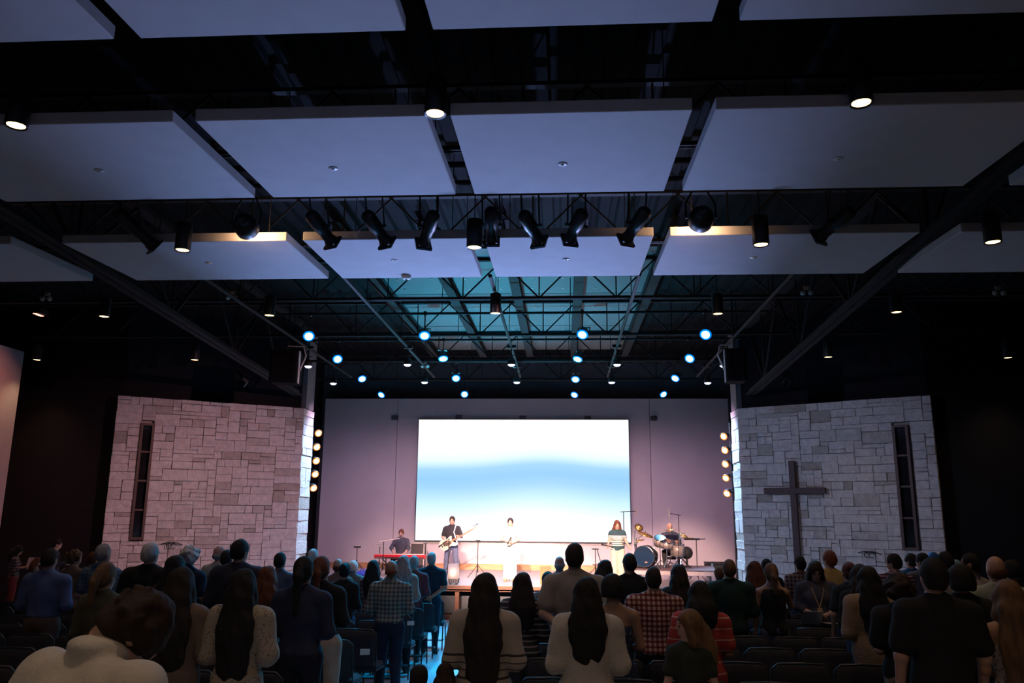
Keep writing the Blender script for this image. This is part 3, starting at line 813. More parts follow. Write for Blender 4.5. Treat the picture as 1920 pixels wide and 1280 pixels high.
# hung loudspeakers either side of the stage opening
for sd, (x0, x1, ys) in enumerate([(507, 553, (655, 716)), (1361, 1402, (652, 713))]):
    a, b = atY(x0, ys[0], 17.8), atY(x1, ys[1], 17.8)
    w, hgt = abs(b.x - a.x), a.z - b.z
    t = thing('hung_speaker', 'large black loudspeaker hung beside the stage %s' % ('away from the cross', 'on the cross side')[sd], 'speaker', ((a.x + b.x) / 2, 17.8, b.z), (0, 0, .06 if sd == 0 else -.06))
    MB().box((0, .3, hgt / 2), (w, .55, hgt), bevel=.03).build('cabinet', mat('speaker_black', (0.004, 0.004, 0.005), 0.9, spec=.1), t)
    MB().box((0, .01, hgt / 2), (w - .08, .04, hgt - .08), bevel=.015).build('grille', mat('grille_black', (0.004, 0.004, 0.005), 0.9, bump=.5, scale=60, spec=.1), t)
    s_ = 1 if sd == 0 else -1
    MB().box((s_ * (w / 2 + .012), .2, hgt / 2), (.015, .12, hgt), bevel=.004).build('side_rail', mat('rail_white', (0.5, 0.5, 0.5), 0.5), t)
    MB().path([(s_ * (w / 2 + .02), .2, hgt * .35), (s_ * (w / 2 + .16), .2, hgt * .85), (s_ * (w / 2 + .08), .25, hgt + .12), (0, .3, hgt + .14)], .018, 6).build('bracket', MATS['rail_white'], t)
    MB().tube((0, .3, hgt), (0, .3, ROOF - b.z - .002), .02, n=6).build('hanger', lamp_black, t)
for sd, (px, py) in enumerate([(457, 717), (1475, 717)]):
    Yc = 19.0
    for _ in range(30):
        p = atY(px, py, Yc); xx = p.x if sd == 0 else 2 * CX - p.x
        Yc = .5 * Yc + .5 * (19.3 + (xx + 11.05) * 2.44 / 3.78 - .36)
    p = atY(px, py, Yc)
    t = thing('corner_speaker', 'small tilted box speaker on the dark wall above the stone %s' % ('with no cross', 'with the cross')[sd], 'speaker', p, (.5, .6, .3 if sd == 0 else -.3))
    MB().box((0, 0, 0), (.17, .15, .2), bevel=.02).build('cabinet', mat('speaker_blue', (0.10, 0.11, 0.13), 0.5), t)
    MB().box((0, -.08, 0), (.14, .02, .17), bevel=.006).build('grille', MATS['grille_black'], t)
    MB().path([(0, .07, 0), (0, .2, .1), (0, .45, .2)], .015, 5).build('bracket', lamp_black, t)
# twin-head emergency lamps on the joists
for px, py, Y in [(435, 558, 15.0), (88, 560, 15.0), (1512, 549, 15.0), (1872, 549, 15.0), (797, 686, 21.5)]:
    p = atY(px, py, Y)
    t = thing('emergency_light', 'small twin-head emergency lamp hung from a joist', 'light', p, group='twin-head emergency lamps')
    MB().box((0, 0, .1), (.1, .06, .07), bevel=.01).build('battery_box', mat('emergency_white', (0.45, 0.44, 0.42), 0.5), t)
    for s in (-1, 1):
        h = MB().lathe([(.0, .05), (.03, .045), (.048, .0), (.05, -.02)], 12, Matrix.Translation((s * .075, -.02, 0)) @ Matrix.Rotation(-.9, 4, 'X')).build('lamp_head', MATS['emergency_white'], t, True)
        MB().tube((s * .04, 0, .08), (s * .07, 0, .03), .008, n=5).build('arm', lamp_black, t)
    MB().tube((0, 0, .13), (0, 0, max(.2, 6.92 - p.z)), .008, n=5).build('stem', lamp_black, t)

# ================================================================ things on the stage
def on_stage(px, py): return atZ(px, py, STAGE_Z)
gear_black = mat('gear_black', (0.014, 0.014, 0.016), 0.6, spec=.25)
def tripod(t, top, spread=.3, h=.35, r=.011, m=None):
    m = m or gear_black
    MB().tube((0, 0, h * .5), (0, 0, top), r, n=8).build('pole', m, t)
    MB().tube((0, 0, h * .45), (0, 0, h * 1.1), r * 1.8, n=8).build('collar', m, t)
    for k in range(3):
        a = k * 2.094 + .5
        MB().tube((0, 0, h), (spread * math.cos(a), spread * math.sin(a), .01), r * .8, n=6).build('leg', m, t)
def mic(mb, p, d, r=.022):
    d = Vector(d).normalized(); p = Vector(p)
    mb.tube(p - d * .17, p, r * .55, r * .75, n=8)
    mb.lathe([(0, .065), (r * .7, .058), (r * 1.05, .03), (r, .0), (r * .7, -.01)], 10, frame_to(p, p + d))

# keyboard on its stand
kb = atY(751, 1043, 23.6)
t = thing('stage_keyboard', 'long red stage keyboard on a black stand', 'keyboard', (kb.x, 23.6, STAGE_Z))
kz = kb.z - STAGE_Z
red = mat('keyboard_red', (0.55, 0.012, 0.025), 0.3, var=0.05)
body = MB().box((0, 0, kz), (1.48, .33, .11), bevel=.012).build('keyboard_body', red, t)
MB().box((0, -.166, kz - .028), (1.42, .01, .05)).build('rear_panel', mat('kb_panel', (0.05, 0.008, 0.012), 0.5), body)
MB().box((0, .09, kz + .06), (1.3, .13, .02), bevel=.004).build('key_bed', mat('key_white', (0.75, 0.74, 0.7), 0.3), body)
key_me = MB().box((0, 0, 0), (.013, .08, .012), bevel=.002).mesh('black_key', gear_black)
for k in range(50):
    if k % 7 in (2, 6): continue
    o = link_mesh('black_key', key_me, body); o.location = (-.62 + k * .0253, .075, kz + .075)
text_mesh('brand_lettering', 'nord stage', .062, emit('lettering_white', (0.55, 0.5, 0.5), .35), body, (-.68, -.173, kz - .046), (PI / 2, 0, 0))
for s in (-1, 1):
    MB().tube((s * .5, -.14, kz - .05), (-s * .02 + s * .1, -.14, .02), .018, n=6).build('stand_leg', gear_black, t)
    MB().tube((s * .45, .14, kz - .05), (s * .45, .14, .02), .018, n=6).build('stand_leg', gear_black, t)
    MB().tube((s * .5, -.15, kz - .06), (s * .5, .15, kz - .06), .018, n=6).build('stand_arm', gear_black, t)
MB().tube((-.5, .14, .3), (.5, .14, .3), .016, n=6).build('stand_brace', gear_black, t)
# mic stand with boom at the keyboard
b0 = atY(719, 1030, 23.35)
t = thing('boom_mic_stand', 'boom microphone stand reaching over the red keyboard', 'mic stand', (b0.x, 23.35, STAGE_Z))
tripod(t, atY(719, 1015, 23.35).z - STAGE_Z)
e0, e1 = atY(711, 1016, 23.35) - Vector(t.location), atY(749, 1009, 23.6) - Vector(t.location)
MB().tube(e0, e1, .013, n=8).build('boom', mat('boom_silver', (0.55, 0.5, 0.45), 0.3, 0.4), t)
MB().tube(e0, e0 + (e1 - e0) * .18, .024, n=8).build('counterweight', MATS['boom_silver'], t)
q = MB(); mic(q, atY(751.5, 1006, 23.72) - Vector(t.location), (0.1, .5, .6)); q.build('microphone', mat('mic_blue', (0.03, 0.04, 0.09), 0.4), t, True)
# small tablet on a stand left of the boom
b0 = atY(712, 1023, 23.9)
t = thing('tablet_stand', 'small pale control pad on a thin pole behind the keyboard', 'stand', (b0.x, 23.9, STAGE_Z)); zt = b0.z - STAGE_Z
tripod(t, zt)
MB().box((0, 0, zt), (.25, .16, .03), bevel=.008).build('pad', mat('pad_pale', (0.65, 0.6, 0.55), 0.4), t)
for k in range(4): MB().box((-.08 + .055 * k, -.02, zt + .018), (.04, .08, .008)).build('pad_key', gear_black, t)
# small mixer on a stand
b0 = atY(670, 1025, 24.2)
t = thing('mixer_stand', 'small mixer on a tripod pole at the empty wing of the stage', 'stand', (b0.x, 24.2, STAGE_Z)); zt = b0.z - STAGE_Z
tripod(t, zt)
bd = MB().box((0, 0, zt), (.19, .14, .045), bevel=.01).build('mixer_body', gear_black, t)
for k in range(4): MB().tube((-.06 + .04 * k, -.02, zt + .02), (-.06 + .04 * k, -.02, zt + .04), .011, n=8).build('knob', mat('pad_pale', (.6,) * 3), bd)
MB().box((-.02, .03, zt + .027), (.12, .04, .01)).build('fader_strip', mat('pad_pale', (.6,) * 3), bd)
# blue cloth bag on the stage floor
b0 = on_stage(681, 1079)
t = thing('stage_bag', 'small bright blue bag lying on the stage floor', 'bag', (b0.x, b0.y, STAGE_Z))
MB().lathe([(.13, 0), (.17, .03), (.15, .1), (.08, .14), (0, .15)], 14, Matrix.Scale(1.4, 4, (1, 0, 0))).build('bag_body', mat('bag_blue', (0.02, 0.06, 0.5), 0.6, bump=.4), t, True)
MB().path([(-.1, 0, .12), (-.05, -.02, .2), (.05, -.02, .2), (.1, 0, .12)], .012, 5).build('bag_handle', mat('bag_blue', (0.02,) * 3), t)
# rolling rack case
c0 = atY(782, 1031, 24.9); top = atY(782, 1017, 24.9).z - STAGE_Z; w = atY(795, 1030, 24.9).x - atY(768, 1030, 24.9).x
t = thing('rack_case', 'dark rack case with silver edging behind the keyboard', 'case', (c0.x, 25.15, STAGE_Z))
MB().box((0, 0, top / 2 + .04), (w - .03, .45, top - .1)).build('case_panel', mat('case_dark', (0.035, 0.03, 0.035), 0.6), t)
alu = mat('case_silver', (0.6, 0.58, 0.58), 0.3, 0.6)
for x in (-1, 1):
    for y in (-1, 1): MB().box((x * (w / 2 - .015), y * .22, top / 2 + .04), (.03, .03, top - .08)).build('edge_trim', alu, t)
for z in (.1, top - .015):
    for y in (-1, 1): MB().box((0, y * .22, z), (w, .03, .03)).build('edge_trim', alu, t)
    for x in (-1, 1): MB().box((x * (w / 2 - .015), 0, z), (.03, .45, .03)).build('edge_trim', alu, t)
for x in (-1, 1):
    for y in (-1, 1): MB().lathe([(.03, -.015), (.03, .015)], 10, Matrix.Translation((x * (w / 2 - .06), y * .17, .035)) @ Matrix.Rotation(PI / 2, 4, 'Y')).build('castor', gear_black, t)
# plain mic stand in front of the bass player and the empty one
def mic_stand(name, label, px, pytop, pybase, bar=True, Y=None):
    g0 = on_stage(px, pybase) if Y is None else Vector((atY(px, pybase, Y).x, Y, 0))
    t = thing(name, label, 'mic stand', (g0.x, g0.y, STAGE_Z))
    zt = atY(px, pytop, g0.y).z - STAGE_Z
    tripod(t, zt, .34, .36)
    if bar: MB().box((0, 0, zt), (.13, .05, .03), bevel=.008).build('clip', gear_black, t)
    return t, zt
t, zt = mic_stand('mic_stand', 'empty straight mic stand between the bass player and the singer in white', 895, 1013, 1084)
t, zt = mic_stand('mic_stand', 'black mic stand in front of the bass player', 840, 1009, 1087, False)
MB().tube((.02, 0, zt), (-.2, .02, zt - .17), .01, n=6).build('boom', gear_black, t)
q = MB(); mic(q, (-.24, .02, zt - .2), (-1, .1, -.8)); q.build('microphone', gear_black, t, True)
t, zt = mic_stand('phone_stand', 'thin pole stand with clamps near the singer in stripes', 1117, 1029, 1088)
for z, l in ((zt, .2), (zt - .42, .16)):
    MB().box((0, 0, z), (l, .03, .025), bevel=.005).build('clamp_bar', gear_black, t)
MB().path([(.05, 0, zt - .02), (.13, 0, zt - .3), (.22, 0, zt - .45)], .012, 6).build('gooseneck', gear_black, t)
MB().box((.12, 0, zt - .42), (.12, .05, .1), bevel=.01).build('holder', gear_black, t)
# glowing floor lanterns at the stage lip
def lantern(px, pyt, pyb, w_px, label, m_top, wood=False):
    g0 = on_stage(px, pyb); Y = g0.y
    hgt = atY(px, pyt, Y).z - STAGE_Z; w = w_px / FPX * Y * .98
    t = thing('stage_lantern', label, 'lantern', (g0.x, Y + w * .4, STAGE_Z))
    z0 = hgt * .28
    if not wood:
        MB().box((0, 0, z0 / 2 + .02), (w, w * .8, z0 - .03), bevel=.01).build('base_grille', gear_black, t)
        for k in range(5): MB().box((-w * .4 + k * w * .2, -w * .41, z0 / 2 + .02), (w * .09, .012, z0 * .7)).build('grille_bar', mat('grille_grey', (0.12, 0.12, 0.13), 0.5), t)
        for x in (-1, 1): MB().tube((x * w * .3, 0, 0), (x * w * .3, 0, .03), .02, n=8).build('foot', gear_black, t)
    else: z0 = .02
    sh = MB(); a_, b_ = w / 2, w * .4
    ring_ = [(-a_, -b_), (a_, -b_), (a_, b_), (-a_, b_)]
    sh.add([(x, y, z0) for x, y in ring_] + [(x, y, hgt) for x, y in ring_], [(i, (i + 1) % 4, 4 + (i + 1) % 4, 4 + i) for i in range(4)])
    sh.build('shade', m_top, t)
    MB().lathe([(.0, z0 + .01), (.05, z0 + .02), (.05, z0 + .08), (0, z0 + .1)], 10).build('bulb', emit('bulb_emit', (1, .6, .3), 12), t)
    l = bpy.data.lights.new('lantern_lamp', 'POINT'); l.energy = 7; l.color = (1, .6, .32); l.shadow_soft_size = .04
    o = bpy.data.objects.new('lantern_lamp', l); COL.objects.link(o); o.parent = t; o.location = (0, 0, z0 + .16)
def shade_mat(name, c):
    m, nt, N, L, P = _nt(name)
    P.inputs['Base Color'].default_value = lin(c); P.inputs['Roughness'].default_value = .6
    tr = N.new('ShaderNodeBsdfTranslucent'); tr.inputs[0].default_value = lin(c)
    mx = N.new('ShaderNodeMixShader'); mx.inputs[0].default_value = .6
    L.new(P.outputs[0], mx.inputs[1]); L.new(tr.outputs[0], mx.inputs[2]); L.new(mx.outputs[0], N['Material Output'].inputs['Surface'])
    return m
lantern(849, 1057, 1096, 19, 'tall square lantern glowing on the stage lip before the bass player', shade_mat('shade_grey', (0.2, 0.2, 0.25)))
lantern(1023, 1062, 1097, 20, 'square wood-toned lantern on the stage lip near the tall man in beige', shade_mat('shade_wood', (0.4, 0.18, 0.08)), True)

# added uplights, no known stage gear, put on the stage floor to light the ceiling
for i, (x, y, tg, pw, colr, sz, lab) in enumerate([(-4.6, 21.25, (-2.4, 12.2, 6.4), 6000, (.28, .44, 1.0), 38, 'small added uplight at the stage lip in front of the keyboard'), (2.0, 21.25, (-.2, 12.2, 6.4), 6000, (.36, .46, 1.0), 38, 'small added uplight at the stage lip in front of the singer in stripes'), (-2.1, 21.3, (-1.4, 19.0, 7.8), 5600, (.0, .42, .68), 84, 'small added uplight at the stage lip near the empty mic stand')]):
    t = thing('added_uplight', lab, 'stage light', (x, y, STAGE_Z))
    MB().box((0, 0, .05), (.2, .14, .08), bevel=.01).build('housing', gear_black, t)
    MB().box((0, 0, .095), (.17, .11, .012)).build('lens', emit('added_uplight_lens_%d' % (i // 2), colr, 3), t)
    for sx_ in (-1, 1): MB().box((sx_ * .11, 0, .04), (.015, .04, .08)).build('bracket', gear_black, t)
    s = spot('added_uplight_lamp', (0, 0, .14), Vector(tg) - Vector((x, y, STAGE_Z)), pw, colr, sz, .9, .1); s.parent = t

# drum riser and kit
RZ = .40
rc = Vector((2.98, 22.5, STAGE_Z))
t = thing('drum_riser', 'square platform with pale edge and legs under the drum kit', 'platform', rc, (0, 0, -.14))
pale = mat('riser_pale', (0.55, 0.47, 0.47), 0.5)
MB().box((0, 0, RZ - .015), (2.1, 2.0, .03)).build('deck', mat('riser_carpet', (0.10, 0.06, 0.06), 0.9, bump=.3, scale=30), t)
for s in (-1, 1):
    MB().box((0, s * .985, RZ - .07), (2.1, .03, .12)).build('edge_rail', pale, t)
    MB().box((s * 1.035, 0, RZ - .07), (.03, 1.94, .12)).build('edge_rail', pale, t)
for x in (-1, 0, 1):
    for y in (-1, 1): MB().box((x * .98, y * .93, (RZ - .12) / 2), (.1, .1, RZ - .12)).build('leg', pale, t)
RT = STAGE_Z + RZ
def drum_thing(name, label, px, py, Y):
    p = atY(px, py, Y); return thing(name, label, 'drum', (p.x, Y, RT)), p.z - RT
shell_blue = mat('shell_silver', (0.30, 0.25, 0.22), 0.35, 0.2)
head_w = mat('drum_head', (0.75, 0.68, 0.55), 0.5)
brass = mat('cymbal_brass', (0.65, 0.38, 0.12), 0.25, 0.9)
def drum(t, z, R, dep, rx, rz, headm, shellm):
    Mx = Matrix.Translation((0, 0, z)) @ Matrix.Rotation(rz, 4, 'Z') @ Matrix.Rotation(rx, 4, 'X')
    MB().lathe([(R, -dep / 2), (R, dep / 2)], 24, Mx).build('shell', shellm, t, True)
    for s in (-1, 1):
        MB().lathe([(R * 1.0, s * dep / 2 - .012), (R * 1.05, s * dep / 2 - .012), (R * 1.05, s * dep / 2 + .012), (R * .98, s * dep / 2 + .012)], 24, Mx).build('hoop', chrome, t, True)
        MB().lathe([(0, s * dep / 2 + .004), (R * .99, s * dep / 2 + .004)], 24, Mx).build('drum_head', headm, t)
    for k in range(8):
        a = k * PI / 4
        MB().tube(Mx @ Vector((R * 1.03 * math.cos(a), R * 1.03 * math.sin(a), -dep / 2)), Mx @ Vector((R * 1.03 * math.cos(a), R * 1.03 * math.sin(a), dep / 2)), .008, n=5).build('tension_rod', chrome, t)
t, z = drum_thing('bass_drum', 'black bass drum with dark front head', 1211, 1036, 22.2)
drum(t, .30, .27, .42, PI / 2, -.35, gear_black, gear_black)
for s in (-1, 1): MB().tube((s * .22, -.1, .2), (s * .36, -.25, 0), .012, n=6).build('spur', chrome, t)
MB().box((-.02, -.235, .16), (.07, .01, .03)).build('badge', mat('badge_red', (.6, .2, .15), .4), t)
def stand_drum(label, px, py, Y, R, dep, rx, rz):
    t, z = drum_thing('drum', label, px, py, Y)
    drum(t, z, R, dep, rx, rz, head_w, shell_blue)
    MB().tube((0, 0, 0.02), (0, 0, z - dep / 2), .014, n=6).build('stand_pole', chrome, t)
    for k in range(3):
        a = k * 2.094
        MB().tube((0, 0, .2), (.22 * math.cos(a), .22 * math.sin(a), .01), .01, n=5).build('stand_leg', chrome, t)
stand_drum('blue rack tom tilted toward the drummer', 1237, 1014, 22.45, .15, .2, .5, 0)
stand_drum('shallow snare drum with pale head before the drummer', 1250, 1020, 22.3, .18, .15, .25, .2)
stand_drum('floor tom low beside the drummer', 1270, 1031, 22.35, .18, .3, .06, 0)
def cymbal(label, px, py, Y, R, rx, ry, base_px):
    p = atY(px, py, Y); b = atY(base_px, 1050, Y)
    t = thing('cymbal', label, 'cymbal', (b.x, Y, RT)); z = p.z - RT; dx = p.x - b.x
    Mx = Matrix.Translation((dx, 0, z)) @ Matrix.Rotation(ry, 4, 'Y') @ Matrix.Rotation(rx, 4, 'X')
    MB().lathe([(R, -.012), (R * .5, .004), (R * .22, .012), (R * .12, .035), (0, .04)], 24, Mx).build('cymbal_plate', brass, t, True)
    MB().tube((0, 0, .05), (0, 0, z - .1), .013, n=6).build('stand_pole', chrome, t)
    MB().tube((0, 0, z - .12), (dx, 0, z), .009, n=6).build('boom', chrome, t)
    MB().tube((dx, 0, z), (dx, 0, z + .07), .012, n=6).build('wing_nut', chrome, t)
    for k in range(3):
        a = k * 2.094 + .4
        MB().tube((0, 0, .28), (.26 * math.cos(a), .26 * math.sin(a), .01), .011, n=5).build('stand_leg', chrome, t)
    MB().lathe([(.022, -.03), (.026, 0), (.022, .03)], 8, Matrix.Translation((0, 0, z * .55))).build('collar', chrome, t)
cymbal('brass crash cymbal tilted over the bass drum', 1210, 1001, 22.5, .22, .25, .32, 1194)
cymbal('brass cymbal seen edge-on before the drummer', 1258, 993, 22.25, .24, -.02, 0, 1276)
cymbal('small steep splash cymbal next to the singer in stripes', 1198, 988, 22.7, .12, .9, .3, 1191)
cymbal('tilted brass cymbal at the outer edge of the kit', 1282, 1003, 22.6, .16, .3, .5, 1277)
cymbal('pair of hi-hat cymbals low by the bass drum', 1198, 1013, 22.4, .15, .1, -.25, 1193)
# overhead mics
def overhead(label, px_pole, py_top, px_mic, py_mic, Y, base_z=STAGE_Z):
    p = atY(px_pole, py_top, Y)
    t = thing('overhead_mic', label, 'mic stand', (p.x, Y, base_z)); z = p.z - base_z
    tripod(t, z, .36, .4)
    m_ = atY(px_mic, py_mic, Y - .2) - Vector(t.location)
    d = (m_ - Vector((0, 0, z)))
    MB().tube(Vector((0, 0, z)) - d * .25, m_, .009, n=6).build('boom', gear_black, t)
    q = MB().tube(m_ + Vector((0, 0, .12)), m_ + Vector((0, 0, -.1)), .019, n=8)
    q.build('microphone', mat('mic_silver', (0.55, 0.45, 0.35), 0.35, 0.5), t)
overhead('overhead mic on a boom rising behind the singer in stripes', 1169, 959, 1193, 958, 23.9)
overhead('overhead mic on a boom above the drummer', 1272, 965, 1255, 962, 23.6)
# electronic pad on a pole and the black fan by the kit
p = atY(1297, 1010, 22.9)
t = thing('percussion_pad', 'dark percussion pad on a pole beside the kit', 'pad', (p.x, 22.9, RT if False else STAGE_Z)); z = p.z - STAGE_Z
t.location.x += .12
tripod(t, z, .3, .3)
MB().box((-.12, 0, z), (.42, .2, .05), bevel=.015).build('pad_body', gear_black, t)
MB().box((-.16, -.06, z + .03), (.16, .1, .012)).build('pad_face', brass, t)
MB().tube((.1, 0, z), (.25, 0, z + .005), .014, n=6).build('side_arm', gear_black, t)
p = atY(1290, 1037, 22.5)
t = thing('floor_fan', 'small round black fan standing behind the drums', 'fan', (p.x, 22.75, RT)); z = p.z - RT
MB().lathe([(.02, -.05), (.15, -.045), (.17, 0), (.15, .045), (.02, .05)], 20, Matrix.Translation((0, 0, max(z, .2))) @ Matrix.Rotation(PI / 2, 4, 'X')).build('fan_cage', gear_black, t, True)
MB().tube((0, 0, 0), (0, 0, max(z, .2) - .14), .03, n=8).build('fan_stem', gear_black, t)
MB().lathe([(.12, 0), (.12, .02), (.03, .04)], 14).build('fan_base', gear_black, t)
p = on_stage(1340, 1083)
t = thing('equipment_trunk', 'low black equipment trunk at the stage edge beside the drum riser', 'trunk', (p.x + .15, p.y + .3, STAGE_Z))
MB().box((0, 0, .2), (.7, .5, .36), bevel=.02).build('trunk_body', gear_black, t)
MB().box((0, 0, .4), (.72, .52, .05), bevel=.015).build('trunk_lid', gear_black, t)
for s in (-1, 1): MB().box((s * .2, -.26, .36), (.06, .02, .07)).build('latch', chrome, t)
# wrought-iron bracket on each stone wall
iron = mat('wrought_iron', (0.02, 0.018, 0.018), 0.6)
for (A, u, ang, px, py, lab) in ((LA, LU, LANG, 320, 1021, 'dark wrought-iron scroll on the stone wall with no cross'), (RA, RU, RANG, 1632, 1038, 'dark wrought-iron scroll on the stone wall with the cross')):
    s_, z_ = on_wall(px, py, A, u)
    t = thing('iron_scroll', lab, 'bracket', (A.x + u.x * s_, A.y + u.y * s_, z_), (0, 0, ang))
    MB().path([(-.24, -.1, .02), (-.1, -.14, .06), (.08, -.14, .06), (.26, -.1, .0)], .013, 6).build('scroll_bar', iron, t)
    for s in (-1, 1): MB().path([(s * .05 + .06 * math.cos(a), -.12, -.02 + .06 * math.sin(a)) for a in np.linspace(0, 5.5, 12)], .01, 5).build('scroll_ring', iron, t)
    for x in (-.08, .08): MB().tube((x, -.13, .05), (x, -.01, .02), .01, n=5).build('wall_stud', iron, t)

# ================================================================ people
def surface_net(F, o, h):
    """closed surface of the zero level of a sampled field"""
    S = F < 0
    c = np.zeros(tuple(n - 1 for n in F.shape), np.int8)
    for a in (0, 1):
        for b in (0, 1):
            for d in (0, 1):
                c += S[a:a + c.shape[0], b:b + c.shape[1], d:d + c.shape[2]]
    act = (c > 0) & (c < 8)
    ids = np.argwhere(act)
    if len(ids) == 0: return np.zeros((0, 3)), []
    idx = -np.ones(act.shape, np.int64); idx[act] = np.arange(len(ids))
    acc = np.zeros((len(ids), 3)); cnt = np.zeros(len(ids))
    corners = [(a, b, d) for a in (0, 1) for b in (0, 1) for d in (0, 1)]
    for A in corners:
        for ax in range(3):
            if A[ax]: continue
            B = list(A); B[ax] = 1
            fa = F[ids[:, 0] + A[0], ids[:, 1] + A[1], ids[:, 2] + A[2]]
            fb = F[ids[:, 0] + B[0], ids[:, 1] + B[1], ids[:, 2] + B[2]]
            m = (fa < 0) != (fb < 0)
            t = np.where(m, fa / np.where(m, fa - fb, 1), 0)
            p = np.tile(np.array(A, float), (len(ids), 1)); p[:, ax] += t
            acc[m] += p[m]; cnt[m] += 1
    V = (ids + acc / cnt[:, None]) * h + o
    faces = []
    for ax in range(3):
        b, d = (ax + 1) % 3, (ax + 2) % 3
        n = list(F.shape)
        sl0 = [slice(None)] * 3; sl1 = [slice(None)] * 3
        sl0[ax] = slice(0, n[ax] - 1); sl1[ax] = slice(1, n[ax])
        for q in (b, d):
            sl0[q] = slice(1, n[q] - 1); sl1[q] = slice(1, n[q] - 1)
        s0, s1 = S[tuple(sl0)], S[tuple(sl1)]
        for flip, m in ((False, s0 & ~s1), (True, ~s0 & s1)):
            e = np.argwhere(m)
            if len(e) == 0: continue
            e[:, b] += 1; e[:, d] += 1
            def cell(db, dd):
                k = e.copy(); k[:, b] -= db; k[:, d] -= dd
                return idx[k[:, 0], k[:, 1], k[:, 2]]
            q4 = [cell(1, 1), cell(0, 1), cell(0, 0), cell(1, 0)]
            if flip: q4 = q4[::-1]
            faces.append(np.stack(q4, 1))
    return V, np.concatenate(faces)

def sdf_mesh(prims, h, k=0.03, cuts=(), minus=(), pad=0.04):
    lo = np.min([p['lo'] for p in prims], 0) - pad; hi = np.max([p['hi'] for p in prims], 0) + pad
    for n_, o_ in cuts:      # axis-aligned cuts shrink the box
        for ax in range(3):
            if n_[ax] == 1: hi[ax] = min(hi[ax], o_ + 2 * h)
            if n_[ax] == -1: lo[ax] = max(lo[ax], -o_ - 2 * h)
    n = np.maximum(((hi - lo) / h).astype(int) + 2, 3)
    ax = [lo[i] + h * np.arange(n[i]) for i in range(3)]
    F = np.full(tuple(n), 0.5, np.float32)
    def block(p):
        a = np.maximum(((p['lo'] - 2.2 * k - h - lo) / h).astype(int), 0); b = np.minimum(((p['hi'] + 2.2 * k + h - lo) / h).astype(int) + 2, n)
        if np.any(b <= a): return None
        sl = tuple(slice(a[i], b[i]) for i in range(3))
        G = np.stack(np.meshgrid(*[ax[i][sl[i]] for i in range(3)], indexing='ij'), -1).astype(np.float32)
        return sl, p['f'](G)
    for p in prims:
        r = block(p)
        if r is None: continue
        sl, d = r; f = F[sl]
        kk = p.get('k', k)
        t = np.clip(0.5 + 0.5 * (f - d) / kk, 0, 1)
        F[sl] = f * (1 - t) + d * t - kk * t * (1 - t)
    for p in minus:
        r = block(p)
        if r is None: continue
        sl, d = r
        F[sl] = np.maximum(F[sl], -d)
    if cuts:
        G = np.meshgrid(*ax, indexing='ij')
        for n_, o_ in cuts:
            F = np.maximum(F, (n_[0] * G[0] + n_[1] * G[1] + n_[2] * G[2] - o_).astype(np.float32))
    for i in range(3):       # close at the box
        s = [slice(None)] * 3
        for e in (0, -1):
            s[i] = e; F[tuple(s)] = np.maximum(F[tuple(s)], 1e-3)
    return surface_net(F, lo, h)

def ell(c, r, R=None, k=None):
    c = np.array(c, float); r = np.array(r, float); m = float(max(r))
    def f(G):
        q = G - c.astype(np.float32)
        if R is not None: q = q @ R.astype(np.float32)
        k0 = np.sqrt(((q / r.astype(np.float32)) ** 2).sum(-1)) + 1e-6
        k1 = np.sqrt(((q / (r * r).astype(np.float32)) ** 2).sum(-1)) + 1e-6
        return k0 * (k0 - 1) / k1
    e = np.array([m] * 3) if R is not None else r
    d = dict(lo=c - e, hi=c + e, f=f)
    if k: d['k'] = k
    return d
def cap(a, b, ra, rb, fl=1.0, k=None):
    a = np.array(a, float); b = np.array(b, float)
    S = np.array([1, 1 / fl, 1], np.float32)
    def f(G):
        A = (a * S).astype(np.float32); D = ((b - a) * S).astype(np.float32)
        q = G * S - A
        t = np.clip((q @ D) / max(float(D @ D), 1e-9), 0, 1)
        return (np.sqrt(((q - t[..., None] * D) ** 2).sum(-1)) - (ra + (rb - ra) * t)) * (fl if fl < 1 else 1)
    m = max(ra, rb)
    d = dict(lo=np.minimum(a - ra, b - rb), hi=np.maximum(a + ra, b + rb), f=f)
    if k: d['k'] = k
    return d
def rotm(yaw=0, pitch=0, roll=0):
    return np.array(Matrix.Rotation(math.radians(yaw), 3, 'Z') @ Matrix.Rotation(math.radians(pitch), 3, 'X') @ Matrix.Rotation(math.radians(roll), 3, 'Y'))

SKIN = {'light': mat('skin_light', (0.55, 0.33, 0.25), 0.55, var=0.05), 'tan': mat('skin_tan', (0.42, 0.23, 0.15), 0.55, var=0.05), 'dark': mat('skin_dark', (0.16, 0.08, 0.05), 0.55, var=0.05)}
def hair_mat(name, c): return mat('hair_' + name, c, 0.8, var=0.35, scale=30, bump=0.6, bscale=60, stretch=(1, 1, .15))
HAIR = {'black': hair_mat('black', (0.008, 0.007, 0.007)), 'brown': hair_mat('brown', (0.026, 0.013, 0.008)), 'light': hair_mat('light', (0.16, 0.085, 0.04)), 'auburn': hair_mat('auburn', (0.11, 0.03, 0.012)),
        'red': hair_mat('red', (0.22, 0.06, 0.02)), 'blond': hair_mat('blond', (0.36, 0.22, 0.10)), 'grey': hair_mat('grey', (0.34, 0.33, 0.32)), 'white': hair_mat('white', (0.62, 0.6, 0.58)), 'dark': hair_mat('dark', (0.018, 0.012, 0.01))}
shoe_mat = mat('shoe_dark', (0.03, 0.025, 0.022), 0.5); shoe_white = mat('shoe_white', (0.6, 0.58, 0.55), 0.5)
eye_mat = mat('eye_dark', (0.02, 0.015, 0.012), 0.2); lip_mat = mat('lip', (0.38, 0.16, 0.13), 0.5)
JE = (0.05, 0.08, 0.16); KH = (0.30, 0.24, 0.16); BK = (0.012, 0.012, 0.014)
